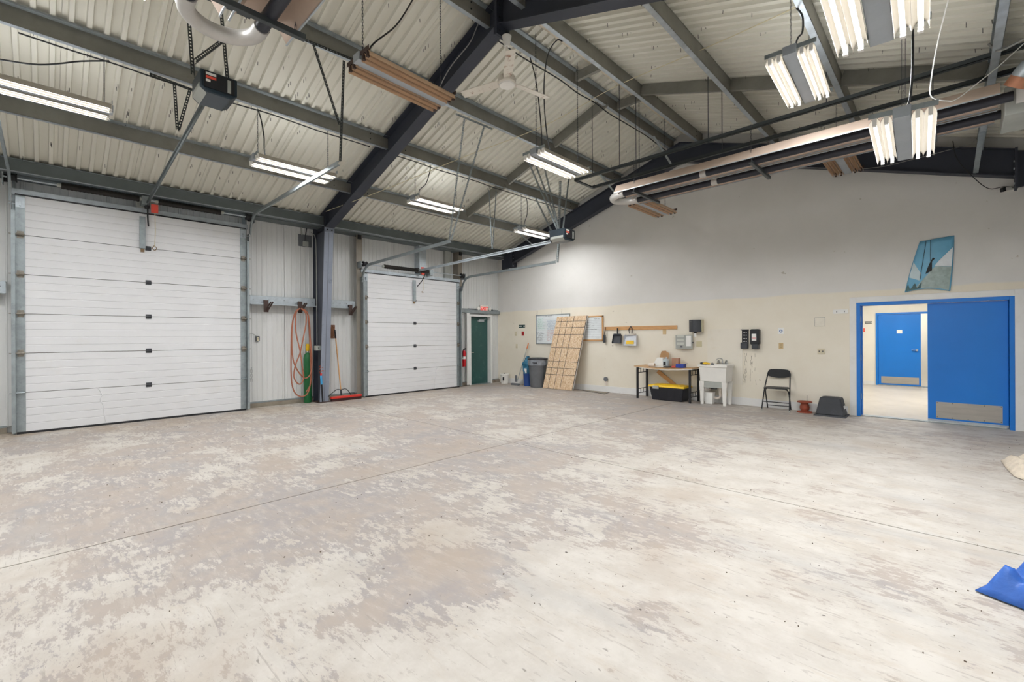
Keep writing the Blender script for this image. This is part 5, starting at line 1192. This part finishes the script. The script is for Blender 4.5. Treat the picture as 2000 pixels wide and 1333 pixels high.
# sink
sx0, sx1, sy0, sy1 = -3.88, -3.28, 9.72, 10.17
t = thing('utility_sink', 'white plastic utility sink on four tapered legs', 'sink', ((sx0+sx1)/2, (sy0+sy1)/2, 0))
tub = MB(); o_ = [(sx0, sy0), (sx1, sy0), (sx1, sy1), (sx0, sy1)]; i_ = [(sx0+.05, sy0+.05), (sx1-.05, sy0+.05), (sx1-.05, sy1-.11), (sx0+.05, sy1-.11)]
lo = [(sx0+.04, sy0+.04), (sx1-.04, sy0+.04), (sx1-.04, sy1-.03), (sx0+.04, sy1-.03)]; li = [(sx0+.08, sy0+.08), (sx1-.08, sy0+.08), (sx1-.08, sy1-.14), (sx0+.08, sy1-.14)]
V = [(x, y, .845) for x, y in o_]+[(x, y, .845) for x, y in i_]+[(x, y, .49) for x, y in lo]+[(x, y, .53) for x, y in li]+[(x, y, .80) for x, y in o_]+[(x+(.02 if x < -3.6 else -.02), y+(.02 if y < 10 else 0), .795) for x, y in o_]
Fc = [(8+3, 8+2, 8+1, 8), (12, 13, 14, 15)]
for i in range(4):
    j = (i+1) % 4; Fc += [(i, j, 4+j, 4+i), (4+i, 4+j, 12+j, 12+i), (16+i, 16+j, j, i), (20+i, 20+j, 16+j, 16+i), (8+i, 8+j, 20+j, 20+i)]
obj('basin', MB().add(V, Fc), WHITE, t, bev=.006)
for (x, y) in ((sx0+.07, sy0+.07), (sx1-.07, sy0+.07), (sx0+.07, sy1-.07), (sx1-.07, sy1-.07)):
    obj('leg', frust(x-.025, x+.025, y-.025, y+.025, 0, x-.05, x+.05, y-.035, y+.035, .49), WHITE, t)
obj('apron', MB().bb(sx0+.08, sx1-.08, sy0+.05, sy0+.065, .36, .49), LGREY, t)
fx_ = -3.50; fa = MB().bb(fx_-.11, fx_+.11, sy1-.09, sy1-.03, .845, .87)
for k in (-1, 1): fa.lathe([(.025, 0), (.03, .04), (.018, .06)], (fx_+k*.08, sy1-.06, .87), 10)
ft = obj('faucet', fa, CHROME, t, smooth=True); obj('spout', MB().tube(smoothpts([(fx_, sy1-.06, .87), (fx_, sy1-.07, .95), (fx_-.04, sy1-.16, .975), (fx_-.07, sy1-.24, .94)], 5), .011, 8), CHROME, ft, smooth=True)
obj('trap', MB().tube(smoothpts([(-3.50, 9.95, .5), (-3.50, 9.95, .25), (-3.49, 9.94, .17), (-3.55, 9.97, .12), (-3.68, 10.0, .14), (-3.74, 10.05, .14)], 5), .024, 10), PIPE, t, smooth=True)
obj('wall_pipe', MB().tube([(-3.98, 10.10, .28), (-3.74, 10.10, .28)], .035, 10), PIPE, t, smooth=True); obj('valve', MB().bb(-3.74, -3.62, 10.08, 10.12, .30, .33), GREYP, t)
t = tag(obj('white_bucket', frust(-3.78, -3.63, 9.86, 10.0, 0, -3.79, -3.62, 9.85, 10.01, .24), PAPER, bev=.005), 'small white container under utility sink', 'container'); obj('rim', MB().bb(-3.795, -3.615, 9.845, 10.015, .235, .25), WHITE, t)
c0 = Vector((-3.72, 9.75, .848)); t = thing('yellow_glove', 'yellow and black glove lying on sink rim', 'glove', c0); mb = MB(); mb.lathe([(.02, 0), (.06, .012), (.055, .035), (.02, .05)], c0, 12); mb.lathe([(.01, 0), (.035, .01), (.03, .03), (.01, .04)], c0+Vector((.06, .01, 0)), 10); obj('palm', mb, YEL, t, smooth=True)
obj('cuff', MB().tube([c0+Vector((-.05, 0, .02)), c0+Vector((-.11, .02, .02))], .025, 8), BLACK, t, smooth=True)
c0 = Vector((-3.58, 9.745, .846)); t = thing('drain_stopper', 'small grey stopper on sink rim beside glove', 'stopper', c0); obj('plug', MB().lathe([(.03, 0), (.035, .02), (.02, .04)], c0, 12), GREYP, t, smooth=True); obj('ring', MB().tube([c0+Vector((0, 0, .04)), c0+Vector((0, 0, .065))], .008, 6), CHROME, t)
# folding chair
cc = Vector((-2.42, 9.93, 0)); t = thing('folding_chair', 'black folding chair standing against beige wall', 'chair', cc, math.radians(4))
def loc(n, mb, m, **k): return obj(n, mb, m, t, raw=True, **k)
for s_ in (-1, 1):
    loc('front_leg', MB().tube([(s_*.235, -.19, .0), (s_*.215, .0, .42), (s_*.195, .17, .66), (s_*.18, .20, .74)], .011, 8), BLACKM, smooth=True)
    loc('rear_leg', MB().tube(smoothpts([(s_*.20, .21, 0), (s_*.20, .03, .29), (s_*.19, -.05, .39), (s_*.16, -.12, .42)], 4), .011, 8), BLACKM, smooth=True)
    loc('foot', MB().tube([(s_*.235, -.19, .0), (s_*.233, -.178, .03)], .015, 8), LGREY)
loc('cross_bar', MB().tube([(-.225, -.08, .16), (.225, -.08, .16)], .008, 8), BLACKM); loc('rear_bar', MB().tube([(-.20, .17, .065), (.20, .17, .065)], .008, 8), BLACKM)
loc('seat', MB().prism([(-.20, -.19, 0), (.20, -.19, 0), (.205, .02, 0), (.17, .17, 0), (-.17, .17, 0), (-.205, .02, 0)], (0, 0, .425), (0, 0, .447)), BLACK, bev=.008)
prof = []; n_ = 14; mb = MB(); vs = []; 
for i in range(n_+1):
    u = -1+2*i/n_; x = u*.205; e = (1-abs(u)**6)**.5 if abs(u) < 1 else 0; yb = .20-.025*(1-u*u)*-1
    zt_ = .70+.085*e; zb_ = .655-.04*(1-u*u); 
    for (yy) in (yb-.008, yb+.008): vs += [(x, yy-.03*(.78-zb_), zb_), (x, yy, zt_)]
fs = []
for i in range(n_):
    a = i*4; b = a+4; fs += [(a, b, b+1, a+1), (a+2, a+3, b+3, b+2), (a+1, b+1, b+3, a+3), (a, a+2, b+2, b)]
fs += [(0, 1, 3, 2), (n_*4, n_*4+2, n_*4+3, n_*4+1)]
loc('backrest', mb.add(vs, fs), BLACK, smooth=True)
# rust red spool
c0 = Vector((-1.97, 9.98, 0)); t = thing('iron_stand', 'rust red iron stand with round plates beside black tub', 'stand', c0)
obj('base', MB().lathe([(.125, 0), (.125, .02), (.05, .03)], c0, 20), TERRA, t, smooth=True); obj('body', MB().lathe([(.05, .025), (.075, .06), (.08, .10), (.065, .15), (.06, .19)], c0, 20), TERRA, t, smooth=True); obj('top_plate', MB().lathe([(.12, .19), (.125, .205), (.11, .215)], c0, 20), TERRA, t, smooth=True)
obj('wire', MB().tube([c0+Vector((.04, 0, .21)), c0+Vector((.04, 0, .33))], .003, 5), DGREY, t)
# upturned tub
t = thing('upturned_tub', 'upturned black plastic tub with white sticker by doorway casing', 'tub', (-1.53, 9.9, 0)); TUBM = mat('dusty black tub', '#34373c', .55, 0, .12, 3, stain='#4d5156', samt=.6, ss=4)
obj('body', frust(-1.76, -1.33, 9.74, 10.14, .02, -1.70, -1.39, 9.80, 10.08, .33), TUBM, t, bev=.02); obj('rim', frust(-1.785, -1.305, 9.715, 10.165, 0, -1.775, -1.315, 9.725, 10.155, .025), TUBM, t); obj('base_ridge', frust(-1.66, -1.43, 9.84, 10.04, .33, -1.65, -1.44, 9.85, 10.03, .337), TUBM, t)
obj('sticker', MB().add([(-1.346, 9.86, .14), (-1.346, 10.0, .14), (-1.357, 10.0, .19), (-1.357, 9.86, .19), (-1.338, 9.86, .14), (-1.338, 10.0, .14), (-1.349, 10.0, .19), (-1.349, 9.86, .19)], [(0, 1, 2, 3), (7, 6, 5, 4), (0, 4, 5, 1), (1, 5, 6, 2), (2, 6, 7, 3), (3, 7, 4, 0)]), PAPER, t)
# crumpled cloths on the floor
def cloth(name, outline, hfun, m, label, cat, res=26, seed=1):
    xs = [p[0] for p in outline]; ys = [p[1] for p in outline]
    def inside(x, y):
        c = False; j = len(outline)-1
        for i in range(len(outline)):
            (xi, yi), (xj, yj) = outline[i], outline[j]
            if (yi > y) != (yj > y) and x < (xj-xi)*(y-yi)/(yj-yi)+xi: c = not c
            j = i
        return c
    def edge(x, y):
        d = 9
        for i in range(len(outline)):
            a, b = Vector(outline[i]), Vector(outline[(i+1) % len(outline)]); ab = b-a; tt = max(0, min(1, (Vector((x, y))-a).dot(ab)/ab.length_squared)); d = min(d, (Vector((x, y))-a-ab*tt).length)
        return d
    mb = MB(); cen = Vector((sum(xs)/len(xs), sum(ys)/len(ys))); ring = []
    pts = []
    for i in range(len(outline)):
        a, b = Vector(outline[i]), Vector(outline[(i+1) % len(outline)])
        for k in range(6): pts.append(a.lerp(b, k/6))
    n = len(pts); R = 9; vs = []
    for r in range(R+1):
        for p in pts:
            q = p.lerp(cen, r/R*.985); e = edge(q.x, q.y); vs.append((q.x, q.y, .004+hfun(q.x, q.y, e)))
    fs = [(r*n+i, r*n+(i+1) % n, (r+1)*n+(i+1) % n, (r+1)*n+i) for r in range(R) for i in range(n)]+[tuple(R*n+i for i in range(n))]
    o = obj(name, mb.add(vs, fs), m, smooth=True, ang=1.2); sm = o.modifiers.new('solid', 'SOLIDIFY'); sm.thickness = .004; sm.offset = 1
    return tag(o, label, cat)
T0 = [pZ(1905, 1157), pZ(1925, 1148), pZ(1960, 1127), pZ(1990, 1118)]
out_ = [(q.x, q.y) for q in T0]+[(.75, 4.05), (1.0, 3.7), (.85, 3.35), (.5, 3.45), tuple(pZ(1990, 1190)[:2]), tuple(pZ(1950, 1175)[:2])]
cloth('blue_tarp', out_, lambda x, y, e: min(e, .10)*(.7+.5*math.sin(21*x+11*y))+.022*math.sin(37*x-29*y)*min(1, e*14)+.018*math.sin(24*y+9*x)*min(1, e*14)+.03*min(1, e*14)+.004, TARP, 'crumpled blue tarp at right on the floor', 'tarp')
R0 = [(.42, 7.62), (.44, 7.2), (.47, 6.85), (.62, 6.62), (.85, 6.6), (1.0, 7.0), (.9, 7.5), (.6, 7.72)]
cloth('cream_rag', R0, lambda x, y, e: min(e, .08)*.6+.02*math.sin(39*x+17*y)*min(1, e*16)+.016*math.sin(47*y-27*x)*min(1, e*16)+.03*min(1, e*16)+.004, RAG, 'cream crumpled rag at the right edge of floor', 'rag')
# banner
q00, q10, q11, q01 = pY(1767, 571.5, YB-.01), pY(1856, 569, YB-.03), pY(1864, 460, YB-.01), pY(1796, 472.5, YB-.01)
def bq(s_, t_, off=0.):
    p = (q00*(1-s_)+q10*s_)*(1-t_)+(q01*(1-s_)+q11*s_)*t_
    p.z += .05*math.sin(math.pi*s_)*(1-t_)*1.0-.03*math.sin(math.pi*s_)*t_*0
    p.x += -.02*math.sin(math.pi*t_)*(s_-.5)*2*-1*.5
    p.y += -.035*math.sin(math.pi*s_)*(1-t_*.6)-off; return p
def bpatch(poly, off, m, name, parent):
    n = len(poly); vs = [bq(a, b, off) for a, b in poly]+[bq(a, b, off-.0015) for a, b in poly]
    return obj(name, MB().add(vs, [tuple(range(n)), tuple(reversed(range(n, 2*n)))]+[(i, (i+1) % n, n+(i+1) % n, n+i) for i in range(n)]), m, parent)
t = thing('vinyl_banner', 'creased vinyl banner printed with blue sky above doorway', 'banner', q00)
N_ = 12; vs = [bq(i/N_, j/N_) for j in range(N_+1) for i in range(N_+1)]; fs = [(j*(N_+1)+i, j*(N_+1)+i+1, (j+1)*(N_+1)+i+1, (j+1)*(N_+1)+i) for j in range(N_) for i in range(N_)]
o = obj('sheet', MB().add(vs, fs), mat('banner sky print', '#6fb2d4', .35, 0, .12, 2.5), t, smooth=True, ang=3); sm = o.modifiers.new('solid', 'SOLIDIFY'); sm.thickness = .003
def bstrip(s0, s1, f0, f1, off, m, name, n=16, k=6):
    vs = []; fs = []
    for i in range(n+1):
        a = s0+(s1-s0)*i/n; lo_, hi_ = f0(a), f1(a)
        for j in range(k+1): vs.append(bq(a, lo_+(hi_-lo_)*j/k, off))
    for i in range(n):
        for j in range(k): q_ = i*(k+1)+j; fs.append((q_, q_+k+1, q_+k+2, q_+1))
    return obj(name, MB().add(vs, fs), m, t, smooth=True, ang=3)
bstrip(.22, .97, lambda a: .015, lambda a: min(.44, max(.02, (a-.2)*1.15)), .005, mat('banner grey print', '#a3b4b0', .4, 0, .2, 14, stain='#83958f', samt=.6, ss=16), 'rock_print')
bstrip(.58, .97, lambda a: .445, lambda a: .45+.34*((a-.58)/.39)**.8, .005, mat('banner white print', '#e3eaee', .4, 0, .08, 8), 'white_print')  # plain white wedge on the right of the sheet
bstrip(.02, .36, lambda a: .012, lambda a: .09+.05*math.sin(a*40), .006, mat('banner dark print', '#4a6a6c', .5, 0, .35, 20), 'tree_print')
bstrip(.02, .30, lambda a: .30-a*.4, lambda a: .62-a*1.0, .004, mat('banner pale print', '#c9dbe0', .4, 0, .08, 8), 'cloud_print')
bpatch([(.40, .30), (.54, .36), (.52, .44), (.50, .54), (.56, .60), (.50, .62), (.45, .52), (.42, .42)], .010, mat('dark figure', '#262a2e', .6), 'figure_print', t)
for (a, b) in (((.30, .2), (.20, .99)), ((.46, .55), (.33, .99))):
    obj('rope_print', MB().bar(bq(*a, .009), bq(*b, .009), .006, .003, (0, 1, 0)), INK, t)
# security camera
p = pY(1972, 369, YB-.06); t = thing('security_camera', 'white bullet camera under the gable rafter at right', 'camera', p)
obj('housing', MB().bar(p+Vector((-.06, -.03, -.005)), p+Vector((.06, .05, .01)), .05, .055), WHITE, t, bev=.008); obj('lens', MB().bar(p+Vector((-.085, -.047, -.008)), p+Vector((-.055, -.027, -.004)), .055, .06), BLACK, t); obj('bracket', MB().bar(p+Vector((.05, .04, .0)), (p.x+.06, YB-.002, p.z), .025, .025), WHITE, t)
# floor litter: specks of grit, uncountable
mb = MB()
for i in range(800):
    x = random.uniform(-9.5, 1.2); y = random.uniform(.4, 9.3); s_ = .002+.004*random.random()**3; a = random.random()*3
    mb.bar((x, y, .002), (x+math.cos(a)*s_*1.6, y+math.sin(a)*s_*1.6, .002), s_, .004)
tag(obj('floor_grit', mb, mat('dark grit', '#5a4c3e', .9), kind='stuff'), 'dark specks of grit scattered over the concrete floor', 'grit')
